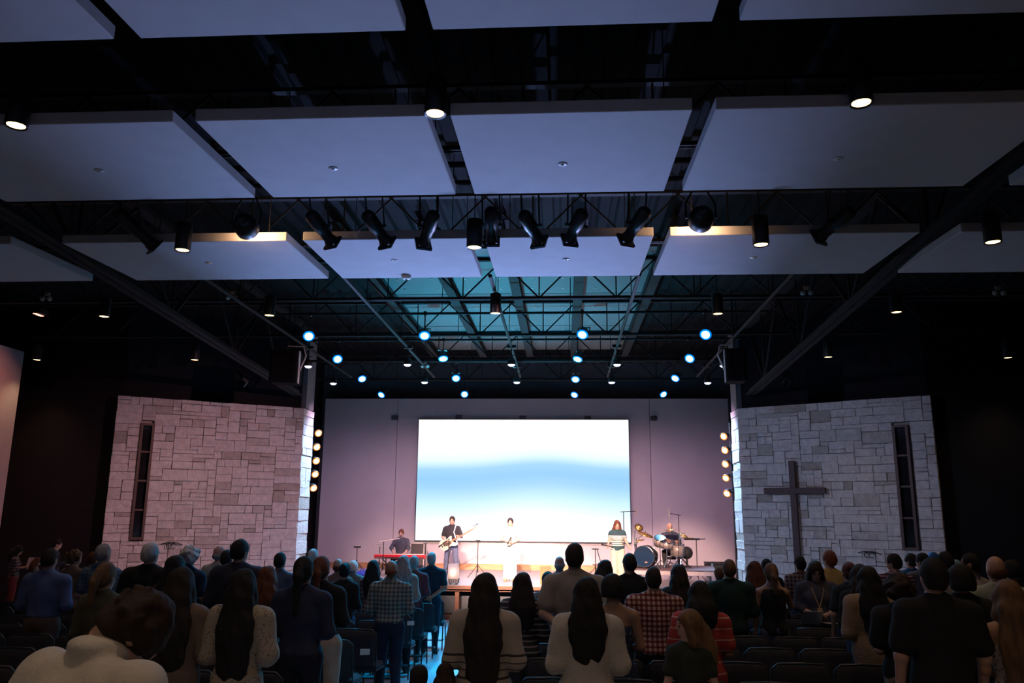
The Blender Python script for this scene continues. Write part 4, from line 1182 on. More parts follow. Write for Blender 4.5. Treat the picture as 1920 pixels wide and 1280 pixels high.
def cloth(c, name=None, b=0.25):
    if not isinstance(c, (tuple, list)): return c
    return mat(name or 'cloth_%02d_%02d_%02d_%d' % (int(c[0] * 99), int(c[1] * 99), int(c[2] * 99), int(sum(c) * 999)), c, 0.95, var=0.12, scale=9, bump=b, bscale=70)

def person(pos, H, label, yaw=0, fem=False, w=1.0, skin='light', hair=('short', 'brown'), top=('tee', (0.1, 0.1, 0.1)), bottom=('trousers', JE), arms='down', head=(0, 0, 0),
           bend=0, lean=0, h=0.02, pose=None, face=False, hem=.86, loose=.018, shoes=None, group=None, extra=None, neck=1.0):
    s = H / 1.765
    sw = (.165 if fem else .185) * w; cw = (.15 if fem else .17) * w; ww = (.125 if fem else .145) * w; hw = (.168 if fem else .16) * w
    J = dict(hipL=(-.09 * w, 0, .90), kneeL=(-.10, .012, .49), ankL=(-.10, -.02, .085), hipR=(.09 * w, 0, .90), kneeR=(.10, .012, .49), ankR=(.10, -.02, .085),
             shL=(-sw - .005, -.01, 1.385), shR=(sw + .005, -.01, 1.385), toeL=(-.12, .13, .035), toeR=(.12, .13, .035))
    A = {'down': ((.065, -.03, 1.11), (.065, .04, .87)), 'front': ((.06, -.02, 1.12), (-.12, .21, 1.06)), 'back': ((.07, -.09, 1.13), (-.15, -.17, .98)), 'crossed': ((.05, .04, 1.14), (-.2, .19, 1.2)),
         'hip': ((.13, -.05, 1.13), (.02, .1, 1.0)), 'read': ((.05, .02, 1.12), (-.08, .27, 1.2)), 'face': ((.1, .14, 1.2), (-.05, .17, 1.5))}
    aL, aR = (arms, arms) if isinstance(arms, str) else arms
    for nm, sg, a in (('L', -1, aL), ('R', 1, aR)):
        e, wr = A[a]
        J['el' + nm] = (sg * (sw + e[0]), e[1], e[2]); J['wr' + nm] = (sg * (sw + wr[0]), wr[1], wr[2])
    base = 0.0
    if pose:
        J.update(pose)
    J = {k_: np.array(v_, float) for k_, v_ in J.items()}
    pz = (J['hipL'] + J['hipR'])[2] / 2 - .90
    up = np.array([0, 0, pz])
    for nm in 'LR':
        for q in ('sh', 'el', 'wr'):
            if not pose or q + nm not in pose: J[q + nm] = J[q + nm] + up
    nk = np.array([0, 0.0, 1.50]) + up
    Rh = rotm(*head)
    def hp(x, y, z): return nk + Rh @ np.array([x, y, z])
    def hell(c, r, k=None): return ell(hp(*c), r, Rh, k)
    def hcap(a, b, ra, rb, fl=1.0): return cap(hp(*a), hp(*b), ra, rb, fl)
    torso = lambda i: [ell(np.array([0, -.005, 1.24]) + up, (cw + i, .108 * w ** .5 + i, .215 + i)), ell(np.array([0, .0, 1.05]) + up, (ww + i, .095 * w + i, .17 + i)), ell(np.array([0, -.005, .93]) + up, (hw + i, .115 * w ** .5 + i, .135 + i)),
                       cap(J['shL'] + [.02, 0, -.012], J['shR'] - [.02, 0, .012], .054 + i, .054 + i), cap(np.array([0, -.02, 1.36]) + up, np.array([0, -.012, 1.475]) + up, .085 + i * .7, .058 * neck + i * .35)] + [cap(np.array([sg * .035, -.022, 1.475]) + up, np.array([sg * .14 * w, -.016, 1.395]) + up, .03 + i * .6, .046 + i) for sg in (-1, 1)]
    if fem: 
        _t = torso
        torso = lambda i: _t(i) + [ell(np.array([sg * .07 * w, .075, 1.25]) + up, (.062 * w + i, .055 + i, .065 + i)) for sg in (-1, 1)]
    def arm(nm, i, t0=0, t1=2.0, fem_=fem):
        f = .88 if fem_ else 1.0
        S_, E_, W_2 = J['sh' + nm], J['el' + nm], J['wr' + nm]
        out = []
        if t1 <= 1: out.append(cap(S_, S_ + (E_ - S_) * t1, .052 * f * w ** .5 + i, (.052 - .010 * t1) * f * w ** .5 + i * 1.2))
        else:
            out.append(cap(S_, E_, .052 * f * w ** .5 + i, .041 * f * w ** .5 + i))
            out.append(cap(E_, E_ + (W_2 - E_) * (t1 - 1), .041 * f + i, (.041 - .013 * (t1 - 1)) * f + i))
        return out
    def leg(nm, i, t1=2.0):
        a, b, c = J['hip' + nm], J['knee' + nm], J['ank' + nm]
        out = [cap(a, b if t1 >= 1 else a + (b - a) * t1, .088 * w ** .6 + i, .058 + i)]
        if t1 > 1: out += [cap(b, b + (c - b) * (t1 - 1), .058 + i, .058 - .02 * (t1 - 1) + i), ell(b + (c - b) * .3 + [0, -.012, 0], (.056 + i, .062 + i, .12))]
        return out
    B = torso(0) + [cap(np.array([0, -.015, 1.40]) + up, nk + [0, 0, .06], .058 * neck, .052 * neck)]
    for nm in 'LR':
        B += arm(nm, 0) + leg(nm, 0)
        fd = J['wr' + nm] - J['el' + nm]; fd = fd / np.linalg.norm(fd)
        B.append(cap(J['wr' + nm], J['wr' + nm] + fd * .075, .024, .034, k=.015))
        B.append(cap(J['ank' + nm], J['toe' + nm], .042, .036))
    B += [hell((0, -.008, .135), (.074, .096, .102)), hell((0, .026, .075), (.056, .066, .075)), hell((0, .09, .098), (.013, .022, .022), .012), hell((0, .083, .135), (.05, .012, .012), .012), hell((0, .08, .045), (.025, .014, .008), .01)]
    B += [hell((sg * .077, -.01, .1), (.012, .021, .031), .01) for sg in (-1, 1)]
    bp = {}
    def deform(V):
        V = np.array(V, float)
        if bend:
            t = np.clip((V[:, 2] - .92) / .5, 0, 1); t = t * t * (3 - 2 * t); a = math.radians(bend) * t
            z = V[:, 2] - .95; y = V[:, 1].copy()
            m_ = V[:, 2] > .92
            V[:, 1] = np.where(m_, y * np.cos(a) + z * np.sin(a), y); V[:, 2] = np.where(m_, .95 + z * np.cos(a) - y * np.sin(a), V[:, 2])
        if lean:
            V[:, 0] += math.tan(math.radians(lean)) * np.clip(V[:, 2] - .5, 0, None)
        return V * s
    def mk(name, VF, m, parent=None, wob=0.0, freq=40):
        V, Fc = VF
        if wob:
            V = V + wob * np.stack([np.sin(V[:, 2] * freq + V[:, 1] * freq * .7), np.sin(V[:, 0] * freq * 1.3 + V[:, 2] * freq * .6), np.sin(V[:, 1] * freq + V[:, 0] * freq)], 1)
        me = bpy.data.meshes.new(name); me.from_pydata(deform(V).tolist(), [], Fc if isinstance(Fc, list) else Fc.tolist())
        me.materials.append(m); me.polygons.foreach_set('use_smooth', [True] * len(me.polygons)); me.update()
        return link_mesh(name, me, parent)
    hu = h / s
    V, Fc = sdf_mesh(B, hu, .03)
    # fingers: unequal bent chains rooted in the palm
    fm = MB()
    for nm, sg in (('L', -1), ('R', 1)):
        d = J['wr' + nm] - J['el' + nm]; d = Vector(d / np.linalg.norm(d)); wp = Vector(J['wr' + nm])
        side = Vector((1, 0, 0)) if abs(d.x) < .7 else Vector((0, 1, 0))
        side = (side - d * side.dot(d)).normalized(); cur = d.cross(side) * (1 if abs(d.z) > .6 else -1)
        if cur.y < 0 and abs(d.z) > .6: cur = -cur
        for q, (off, ln) in enumerate(((-.024, .062), (-.008, .072), (.008, .068), (.023, .052))):
            a = wp + d * .075 + side * off; b = a + d * ln * .6 + cur * ln * .15; c = b + d * ln * .35 + cur * ln * .4
            fm.path([a, b, c], [.0095, .0085, .007], 5)
        a = wp + d * .03 - side * .024 * sg; fm.path([a, a - side * .028 * sg + d * .03 + cur * .01, a - side * .032 * sg + d * .058 + cur * .022], [.012, .0105, .008], 5)
    nv = len(V)
    V = np.concatenate([V, np.array([tuple(x) for x in fm.v])])
    FF = np.asarray(Fc).tolist() + [[i + nv for i in f_] for f_ in fm.f]
    body = mk('person', (V, FF), SKIN[skin])
    body.location = pos; body.rotation_euler = (0, 0, math.radians(yaw))
    set_props(body, label, 'person', group)
    # hair
    ht, hc = hair[0], hair[1]; hm = HAIR[hc] if isinstance(hc, str) else HAIR["brown"]
    facecut = [ell(hp(0, .12, .07), (.066, .085, .112), Rh)]
    if ht in ('long', 'bob'): facecut = [ell(hp(0, .125, .06), (.056, .085, .12), Rh)]
    P = []
    scalp = hell((0, -.014, .142), (.086, .106, .108))
    _n = Rh @ np.array([0, 0, -1.0]); cutz = [(tuple(_n), float(_n @ hp(0, 0, .035)))]
    cut = ()
    if ht == 'short': P = [scalp, hell((0, -.05, .1), (.076, .07, .09))]
    elif ht == 'crop': P = [hell((0, -.012, .14), (.08, .1, .104)), hell((0, -.045, .1), (.074, .068, .08))]
    elif ht == 'fringe': P = [hell((0, -.03, .09), (.081, .086, .06))]
    elif ht == 'curly': P = [hell((0, -.015, .145), (.105, .118, .118)), hell((0, -.045, .09), (.1, .09, .1))] + [hell((.1 * math.cos(a), -.015 + .11 * math.sin(a), .13 + .05 * math.sin(3 * a)), (.032, .032, .032)) for a in np.linspace(0, 6.28, 14)]
    elif ht == 'messy':
        rr = random.Random(4)
        P = [hell((0, -.02, .142), (.092, .112, .108)), hell((0, -.06, .095), (.084, .075, .09))]
        for _ in range(90):
            th, ph = rr.uniform(0, 6.28), rr.uniform(-.5, 1.5)
            P.append(hell((.094 * math.cos(th) * math.cos(ph), -.03 + .112 * math.sin(th) * math.cos(ph), .135 + .11 * math.sin(ph)), (rr.uniform(.012, .02), rr.uniform(.012, .024), rr.uniform(.012, .02)), .008))
    elif ht in ('long', 'bob'):
        ln = {'long': .44, 'bob': .16}[ht]
        if isinstance(hair, tuple) and len(hair) > 2: ln = hair[2]
        P = [hell((0, -.02, .142), (.094, .11, .112)), hcap((0, -.05, .12), (0, -.085, .02), .095, .105, .75), cap(hp(0, -.08, .04), hp(0, -.1, .0) + [0, -.02, -ln * .5], .11, .138, .5), cap(hp(0, -.09, .0) + [0, -.015, -ln * .4], hp(0, -.1, 0) + [0, -.015, -ln], .138, .125, .4)]
        P += [hcap((sg * .07, .0, .13), (sg * .085, -.01, -.02), .035, .045) for sg in (-1, 1)]
        cutz = []
    elif ht == 'bun': P = [scalp, hell((0, -.05, .1), (.074, .065, .08)), hell((0, -.1, .185), (.052, .052, .05))]
    elif ht == 'topbun': P = [scalp, hell((0, -.05, .1), (.074, .065, .08)), hell((0, -.04, .262), (.055, .05, .045))]
    elif ht == 'pony':
        ln = hair[2] if len(hair) > 2 else .25
        P = [scalp, hell((0, -.05, .1), (.076, .068, .085)), hcap((0, -.11, .16), (0, -.15, .08), .032, .042), cap(hp(0, -.15, .08), hp(0, -.155, .08) + [0, -.02, -ln], .042, .022)]
        cutz = []
    elif ht == 'round': P = [hell((0, -.02, .13), (.104, .115, .118)), hell((0, -.05, .07), (.1, .085, .1))]
    elif ht == 'cap': P = []
    if P:
        hh = min(hu, .016)
        minus = facecut if ht not in ('fringe',) else [ell(hp(0, .1, .1), (.1, .1, .2), Rh)]
        wob = {'curly': .008, 'messy': .003, 'long': .004, 'bob': .004}.get(ht, .002)
        mk('hair', sdf_mesh(P, hh, .025, cutz if ht not in ('pony',) else (), minus), hm, body, wob, {'curly': 60, 'messy': 55}.get(ht, 45))
    if ht == 'cap' or (extra and 'cap' in extra):
        mk('cap', sdf_mesh([hell((0, -.01, .165), (.088, .108, .085)), hcap((0, .08, .16), (0, .14, .15), .05, .05, 1.0)], .016, .02, [(tuple(Rh @ np.array([0, 0, -1.0])), float((Rh @ np.array([0, 0, -1.0])) @ hp(0, 0, .135)))]), cloth(hc if not isinstance(hc, str) else (0.03, 0.1, 0.2)), body)
    if extra and 'cap' in extra: pass
    # top
    kind, tc_ = top[0], top[1]
    tm = cloth(tc_)
    P = torso(loose) if kind != 'apron' else torso(loose)
    hz = hem + pz
    sl_ = {'tee': .72, 'cap': .35, 'long': 1.93, 'tank': 0, 'three': 1.4, 'puff': 1.85, 'dress': .5, 'strap': 0, 'cardigan': 1.9}[kind]
    cuts = [((0, 0, -1), -hz)]
    neckz = 1.50 + up[2]
    if kind == 'strap': neckz = 1.30 + up[2]
    if kind == 'tank':
        P = [p_ for p_ in P]; neckz = 1.43 + up[2]
    cuts.append(((0, 0, 1), neckz + (.02 if kind in ('tee', 'long', 'cardigan') else 0)))
    if sl_:
        for nm in 'LR':
            P += arm(nm, loose * (1.9 if kind == 'puff' else 1.0), t1=sl_)
    if kind == 'tank':
        P = [p_ for i_, p_ in enumerate(P) if i_ not in (3, 5, 6)] + [cap(np.array([-.1, -.02, 1.36]) + up, np.array([.1, -.02, 1.36]) + up, .07, .07)]
    skirt = []
    if kind == 'dress' or bottom[0] == 'skirt':
        zl = (top[2] if len(top) > 2 and kind == 'dress' else .45)
        skirt = [cap((0, 0, .95), (0, 0, zl), hw + .02, hw + .10, .78), ]
    if kind == 'dress': P += skirt; cuts[0] = ((0, 0, -1), -zl)
    # collar ring for shirts
    if len(top) > 2 and top[2] == 'collar':
        P += [ell(np.array([0, -.014, 1.49]) + up, (.082 * neck, .08 * neck, .036), k=.008)]
        cuts[1] = ((0, 0, 1), 1.515 + up[2])
    if len(top) > 3:
        P += [ell(np.array([0, -.005, 1.52]) + up, (.098, .1, .05), k=.008)]; cuts[1] = ((0, 0, 1), 1.575 + up[2])
    if hem < .84 and kind != 'dress':
        P += [cap(np.array([0, 0, .96]) + up, np.array([0, 0, hem - .05]) + up, hw + loose * .5, hw + loose * .9, .74)]
    wob_t = .0035
    mk({'tee': 'shirt', 'cap': 'sweater_vest', 'long': 'long_sleeve_top', 'tank': 'tank_top', 'three': 'shirt', 'puff': 'blouse', 'dress': 'dress', 'strap': 'strap_top', 'cardigan': 'cardigan'}[kind], sdf_mesh(P, hu, .035, cuts), tm, body, wob_t, 24)
    # bottom
    if kind != 'dress':
        bt, bc = bottom
        bm = cloth(bc)
        P = [torso(loose * .75)[1], torso(loose * .75)[2]]
        i2 = .03 if bt == 'wide' else .014
        if bt == 'skirt': P += skirt; cz = [((0, 0, 1), .99), ((0, 0, -1), -.45)]
        else:
            for nm in 'LR':
                P += leg(nm, i2, .75 if bt == 'shorts' else 1.97)
                if bt == 'wide': P += [cap(J['knee' + nm], J['ank' + nm], .09, .1)]
            cz = [((0, 0, 1), 1.0 + pz)]
        mk({'trousers': 'trousers', 'shorts': 'shorts', 'skirt': 'skirt', 'wide': 'wide_trousers'}[bt], sdf_mesh(P, hu, .02, cz), bm, body, .002, 30)
    sm = shoes or shoe_mat
    for nm in 'LR':
        a, b = J['ank' + nm], J['toe' + nm]
        mk('shoe', sdf_mesh([cap(a + [0, -.02, -.035], b, .05, .045), cap(a + [0, -.03, -.02], a + [0, 0, .01], .048, .05)], max(hu, .018), .02, [((0, 0, -1), .0 if not pose else 10), ((0, 0, 1), a[2] + .03)]), sm, body)
    if face:
        fb = MB()
        for sg in (-1, 1):
            e_ = hp(sg * .031, .083, .118)
            q = MB().lathe([(0, .009), (.009, .006), (.0125, 0), (.009, -.006), (0, -.009)], 8, Matrix.Translation(tuple(e_)))
            o = mk('eye', (np.array([tuple(x) for x in q.v]), q.f) if False else (np.array([tuple(x) for x in q.v]), [list(f_) for f_ in q.f]), eye_mat, body)
            b0, b1 = hp(sg * .015, .089, .142), hp(sg * .047, .078, .143)
            q = MB().path([b0, (b0 + b1) / 2 + Rh @ np.array([0, .005, .004]), b1], [.004, .0055, .003], 5)
            mk('eyebrow', (np.array([tuple(x) for x in q.v]), [list(f_) for f_ in q.f]), hm if ht != 'cap' else HAIR['brown'], body)
        m0, m1 = hp(-.023, .083, .052), hp(.023, .083, .052)
        q = MB().path([m0, (m0 + m1) / 2 + Rh @ np.array([0, .012, 0]), m1], [.002, .0055, .002], 6)
        mk('lips', (np.array([tuple(x) for x in q.v]), [list(f_) for f_ in q.f]), lip_mat, body)
    body['_j'] = 0
    del body['_j']
    return body, J, s

# ================================================================ chairs in rows
ROW0, PITCHY = 6.43, 1.07
def rowY(k): return ROW0 + PITCHY * k
def project(p):
    v = np.array([p[0], p[1], p[2] - EYE]); z = v @ _f
    return 960 + FPX * (v @ _r2) / z, 640 + FPX * (v @ _d2) / z
chair_fab = mat('chair_fabric', (0.035, 0.035, 0.042), 0.95, bump=.3, scale=25, var=.2)
chair_met = mat('chair_frame', (0.05, 0.05, 0.055), 0.4, 0.5)
def rounded_slab(mb, w, d, h, r, M, dome=.02):
    """upholstered pad: rounded outline with a crowned top and bottom"""
    pts = []
    for cx_, cy_, a0 in ((w / 2 - r, d / 2 - r, 0), (-w / 2 + r, d / 2 - r, PI / 2), (-w / 2 + r, -d / 2 + r, PI), (w / 2 - r, -d / 2 + r, 1.5 * PI)):
        for k in range(5):
            a = a0 + k * PI / 8; pts.append((cx_ + r * math.cos(a), cy_ + r * math.sin(a)))
    n = len(pts); vs = []
    for sc, z in ((.55, -h / 2 - dome * .3), (.93, -h / 2), (1, -h / 4), (1, h / 4), (.95, h / 2), (.6, h / 2 + dome)):
        vs += [M @ Vector((x * sc, y * sc, z)) for x, y in pts]
    fs = [(j * n + i, j * n + (i + 1) % n, (j + 1) * n + (i + 1) % n, (j + 1) * n + i) for j in range(5) for i in range(n)]
    fs += [tuple(range(n))[::-1], tuple(range(5 * n, 6 * n))]
    mb.add(vs, fs)
def make_chair():
    t = thing('church_chair', '', 'chair')
    q = MB(); rounded_slab(q, .50, .46, .07, .06, Matrix.Translation((0, .25, .44)), .018); q.build('seat', chair_fab, t, True)
    bm = Matrix.Translation((0, -.005, .66)) @ Matrix.Rotation(math.radians(96), 4, 'X')
    q = MB(); rounded_slab(q, .49, .40, .05, .07, bm, .012); q.build('backrest', chair_fab, t, True)
    q = MB().path([(-.255, .03, .42), (-.255, .0, .62), (-.25, -.022, .82), (-.2, -.027, .865), (0, -.03, .872), (.2, -.027, .865), (.25, -.022, .82), (.255, .0, .62), (.255, .03, .42)], .011, 6)
    q.build('back_frame', chair_met, t, True)
    for sx_ in (-1, 1):
        MB().tube((sx_ * .245, .04, .42), (sx_ * .25, -.04, 0), .012, n=6).build('leg', chair_met, t)
        MB().tube((sx_ * .235, .45, .42), (sx_ * .245, .47, 0), .012, n=6).build('leg', chair_met, t)
        MB().tube((sx_ * .24, .03, .41), (sx_ * .24, .46, .41), .011, n=6).build('seat_rail', chair_met, t)
    MB().box((0, .3, .14), (.46, .2, .015)).build('book_rack', chair_met, t)
    return t
chair0 = make_chair(); first = True
n_ch = 0
for k in range(-1, 9):
    Y = rowY(k)
    for side in (0, 1):
        for i in range(16):
            X = (-2.42 - .535 * i) if side == 0 else (-.62 + .535 * i)
            if side == 0 and X < -9.3: break
            ok = [project((X + dx, Y, floorZ(Y) + z)) for dx in (-.25, .25) for z in (.5, .87)]
            if max(p[0] for p in ok) < -20 or min(p[0] for p in ok) > 1940: continue
            if min(p[1] for p in ok) > 1300: continue
            c = chair0 if first else copy_tree(chair0); first = False
            c.location = (X, Y, floorZ(Y + .2) + .002); c.rotation_euler = (TILT, 0, random.uniform(-.02, .02))
            c['label'] = ('dark padded chair in the rows on the side away from the cross', 'dark padded chair in the rows on the cross side of the aisle')[side]
            c['group'] = ('chairs away from the cross', 'chairs on the cross side')[side]
            n_ch += 1
print('chairs', n_ch)
# song cards tucked behind chair backs
paper = mat('paper_white', (0.7, 0.68, 0.66), 0.8, var=.03)
for px, py, k in ((684, 1222, 2), (770, 1168, 5)):
    p = atY(px, py, rowY(k) - .022)
    o = MB().add([(-.05, 0, -.03), (.05, 0, -.025), (.05, .006, .03), (-.05, .006, .028), (-.05, .004, -.03), (.05, .004, -.025), (.05, .01, .03), (-.05, .01, .028)], [(0, 1, 2, 3), (7, 6, 5, 4), (0, 4, 5, 1), (3, 2, 6, 7), (0, 3, 7, 4), (1, 5, 6, 2)]).build('song_card', paper)
    o.location = p; set_props(o, 'pale card tucked behind a chair back near the aisle', 'card', 'cards on chair backs')

# ================================================================ the congregation
def stand_at(k): return rowY(k) + .6
CREAM = (0.50, 0.42, 0.34); WHITE = (0.62, 0.58, 0.54)
_c, _k = (0.45, 0.39, 0.33), (0.05, 0.04, 0.04)
knit_cream = bands('knit_cream', [(0, _c)] + [(z + d, k_) for z in (.885, .935, .985, 1.035, 1.085) for d, k_ in ((0, _k), (.011, _c))])
knit_dark = stripes('knit_dark', (0.30, 0.28, 0.30), (0.03, 0.03, 0.04), .05, .3, 2)
knit_white = cloth((0.58, 0.53, 0.47), 'knit_white', .8)
tee_red = stripes('tee_red', (0.62, 0.40, 0.36), (0.45, 0.05, 0.045), .085, .12, 2)
plaid_red = plaid('plaid_red', (0.52, 0.42, 0.38), (0.10, 0.01, 0.012), .046, (0.24, 0.07, 0.06))
plaid_olive = plaid('plaid_olive', (0.33, 0.34, 0.28), (0.05, 0.07, 0.08), .05)
plaid_blue = plaid('plaid_blue', (0.14, 0.22, 0.30), (0.06, 0.11, 0.17), .05)
plaid_dark = plaid('plaid_dark', (0.30, 0.22, 0.22), (0.02, 0.02, 0.025), .06)
floral = blotch('floral_cream', (0.44, 0.38, 0.30), (0.20, 0.17, 0.13), 48, .3)
floral2 = blotch('floral_pale', (0.42, 0.36, 0.32), (0.14, 0.12, 0.14), 40, .38)
dots_blue = blotch('print_blue', (0.025, 0.035, 0.09), (0.30, 0.28, 0.32), 34, .25)
stripe_boy = stripes('stripe_boy', (0.4, 0.28, 0.32), (0.06, 0.02, 0.05), .05, .4, 2)
_d, _w = (0.02, 0.06, 0.07), (0.75, 0.70, 0.58)
knit_stage = bands('knit_stage', [(0, _d)] + [(.955 + .048 * i + d, k_) for i in range(6) for d, k_ in ((0, _w), (.028, _d))])
fur = blotch('fur_print', (0.32, 0.24, 0.18), (0.12, 0.07, 0.045), 60, .4)
NAVY = (0.012, 0.022, 0.05); TEAL = (0.008, 0.035, 0.055)
P_ = []
def add(px, py, k, label, Y=None, base=None, H=None, **kw):
    Y = stand_at(k) if Y is None else Y
    p = atY(px, py, Y); fz_ = floorZ(Y) if base is None else base
    Hh = (p.z - fz_ - .012) if H is None else H
    kw.setdefault('h', min(max(Y * .0021, .0125), .025))
    b, J, s = person((p.x, Y, fz_), Hh, label, **kw)
    P_.append((px, Y, p.x, Hh, label))
    return b, J, s, p
# --- left of the aisle
add(112, 1112, 0, 'man in a white collared shirt with messy brown hair bowing his head', Y=2.45, H=1.76, w=1.22, yaw=-22, hair=('messy', 'brown'), top=('long', WHITE, 'collar', 'big'), bottom=('trousers', KH), bend=17, head=(-18, -44, 8), pose=dict(shL=(-.215, .0, 1.425), shR=(.215, .0, 1.425)), arms='front', h=.011, loose=.03)
add(345, 1055, -1, 'woman with long dark hair in a plain brown top', fem=True, hair=('long', 'dark', .40), top=('long', (0.20, 0.14, 0.11)), bottom=('trousers', JE), arms='front', hem=.72, loose=.028)
add(460, 1058, -1, 'woman with very long dark hair in a cream floral dress', fem=True, hair=('long', 'black', .46), top=('puff', floral), bottom=('skirt', floral), arms='front', w=1.05, hem=.93, loose=.022)
add(203, 1047, 0, 'woman with a light ponytail in an olive top behind the bowing man', fem=True, hair=('pony', 'light', .2), top=('long', (0.09, 0.085, 0.06)), arms='front', head=(-10, 0, 0))
add(97, 1021, 2, 'balding man in a blue shirt and khaki trousers', hair=('crop', 'dark'), top=('long', (0.10, 0.15, 0.32), 'collar'), bottom=('trousers', (0.16, 0.11, 0.085)), arms='front', hem=.98, w=1.12)
add(143, 1027, 5, 'woman with short curly hair in a tan sweater looking aside', fem=True, hair=('curly', 'light'), top=('three', (0.30, 0.20, 0.13)), bottom=('trousers', BK), arms='front', head=(-55, 0, 0), hem=.82, yaw=-20, face=True, w=1.1)
add(197, 1013, 3, 'grey-haired man in a blue checked shirt', hair=('crop', 'grey'), top=('tee', plaid_blue, 'collar'), arms='front', head=(-20, 0, 0))
add(177, 1030, 6, 'brown-haired person mostly hidden behind the man in blue checks', hair=('short', 'auburn'), top=('tee', BK), arms='front')
add(285, 1010, 2, 'white-haired man in a black jacket', hair=('crop', 'white'), top=('long', BK), bottom=('trousers', BK), arms='front', w=1.15, head=(-15, 0, 0), loose=.03)
add(332, 1035, 1, 'woman with dark hair in a dark red jacket', fem=True, hair=('long', 'black', .3), top=('long', (0.06, 0.01, 0.015)), arms='front')
add(357, 1019, 3, 'woman with fluffy pale blond hair in a navy top', fem=True, hair=('curly', 'white'), top=('tee', NAVY), arms='front', skin='tan')
add(413, 1018, 5, 'bald man with glasses in a pale yellow shirt', hair=('fringe', 'grey'), top=('tee', (0.45, 0.45, 0.36), 'collar'), arms='front', head=(-25, 0, 0))
add(427, 1025, 4, 'dark-haired man in a grey shirt near the stone wall', hair=('crop', 'black'), top=('long', (0.13, 0.13, 0.17)), arms='front')
add(452, 1005, 2, 'tall man with thick dark hair in a dark jacket', hair=('short', 'black'), top=('long', (0.03, 0.03, 0.05)), arms='front', w=1.15, head=(-20, -4, 0), loose=.03)
add(504, 1055, 1, 'woman with straight auburn hair in a dark red blouse', fem=True, hair=('long', 'auburn', .2), top=('long', (0.10, 0.02, 0.025)), arms='front')
add(527, 1030, 4, 'man with short dark hair in a slate blue shirt', hair=('crop', 'black'), top=('tee', (0.07, 0.10, 0.16)), arms='front', head=(-10, 0, 0))
add(572, 1035, 0, 'woman with a dark ponytail in a navy shirt and belt', fem=True, hair=('pony', 'black', .3), top=('long', (0.03, 0.035, 0.07)), bottom=('trousers', (0.02, 0.02, 0.03)), arms='front', w=1.15, hem=.93)
add(588, 1024, 6, 'white-haired person at the edge of the stone wall', hair=('crop', 'white'), top=('long', NAVY), arms='front')
add(612, 1036, 1, 'woman with half-up brown hair, black top and white trousers', fem=True, hair=('pony', 'auburn', .22), top=('long', BK), bottom=('wide', (0.55, 0.44, 0.33)), arms='front', w=1.1, hem=.95, lean=-2)
add(635, 1042, 5, 'person with thinning reddish hair', hair=('fringe', 'auburn'), top=('tee', (0.16, 0.1, 0.08)), arms='front')
add(648, 1050, 4, 'woman with dark tied hair in a black top', fem=True, hair=('bun', 'black'), top=('long', BK), arms='front')
add(663, 1047, 7, 'white-haired woman in a pale green top', fem=True, hair=('round', 'white'), top=('long', (0.22, 0.24, 0.24)), arms='front')
add(701, 1046, 5, 'woman with long black hair in a dark checked shirt', fem=True, hair=('long', 'black', .25), top=('long', plaid_dark), arms='front')
add(735, 1044, 3, 'bald man in an olive plaid shirt and jeans', hair=('fringe', 'red'), skin='tan', top=('three', plaid_olive, 'collar'), bottom=('trousers', (0.02, 0.025, 0.05)), arms='front', w=1.12, hem=.94)
add(757, 1037, 5, 'woman with long grey hair in a beige cardigan', fem=True, hair=('long', 'grey', .12), top=('cardigan', (0.40, 0.32, 0.26)), bottom=('trousers', BK), arms='front', loose=.03, head=(12, 0, 0))
add(743, 1049, 7, 'woman with black hair between the plaid shirt and the beige cardigan', fem=True, hair=('long', 'black', .15), top=('long', BK), arms='front')
add(777, 1037, 6, 'grey-haired man in a maroon shirt', hair=('crop', 'grey'), top=('long', (0.16, 0.04, 0.05)), bottom=('trousers', BK), arms='front', head=(10, 0, 0))
add(810, 1031, 7, 'grey-haired man in a dark teal shirt, hands clasped behind him at the aisle', hair=('crop', 'grey'), skin='tan', top=('tee', TEAL, 'collar'), bottom=('trousers', (0.01, 0.02, 0.035)), arms='back', w=1.05)
# --- right of the aisle
add(910, 1066, -1, 'woman with very long dark hair in a cream sweater with thin stripes', fem=True, hair=('long', 'dark', .47), top=('long', knit_cream), bottom=('trousers', (0.08, 0.10, 0.15)), arms='front', w=1.12, hem=.90, loose=.032)
add(1100, 1074, -1, 'woman with black shoulder-length hair in a plain off-white sweater', fem=True, hair=('bob', 'black', .26), top=('long', knit_white), bottom=('trousers', BK), arms='front', w=1.12, hem=.92, loose=.035)
add(980, 1067, 1, 'woman with dark hair in a dark cardigan banded with pale stripes', fem=True, hair=('long', 'dark', .24), top=('cardigan', knit_dark), bottom=('trousers', BK), arms='front', loose=.03, w=1.05)
add(1077, 1011, 1, 'tall man with short dark hair in a beige polo shirt', hair=('short', 'dark'), top=('tee', (0.30, 0.26, 0.23), 'collar'), bottom=('trousers', BK), arms='back', w=1.15, loose=.025)
add(1049, 1037, 5, 'balding man just behind the tall man in beige', hair=('fringe', 'grey'), top=('tee', (0.2, 0.2, 0.22)), arms='front')
add(1027, 1066, 3, 'child with a dark bun in a grey shirt beside the tall man', fem=True, hair=('bun', 'black'), top=('tee', (0.28, 0.27, 0.29)), arms='front')
add(1148, 1068, 0, 'woman with short dark hair in a low-backed blue print dress', fem=True, hair=('round', 'black'), skin='tan', top=('strap', dots_blue), bottom=('skirt', dots_blue), arms='front', w=1.1, head=(-15, -6, 0))
add(1136, 1045, 4, 'woman with long brown hair turned aside next to the man in black', fem=True, hair=('long', 'brown', .25), top=('long', BK), arms='front', head=(-40, 0, 0))
add(1180, 1031, 3, 'man with cropped dark hair in a black shirt', hair=('crop', 'dark'), top=('long', BK), arms='front', w=1.15, head=(20, -6, 0), skin='tan')
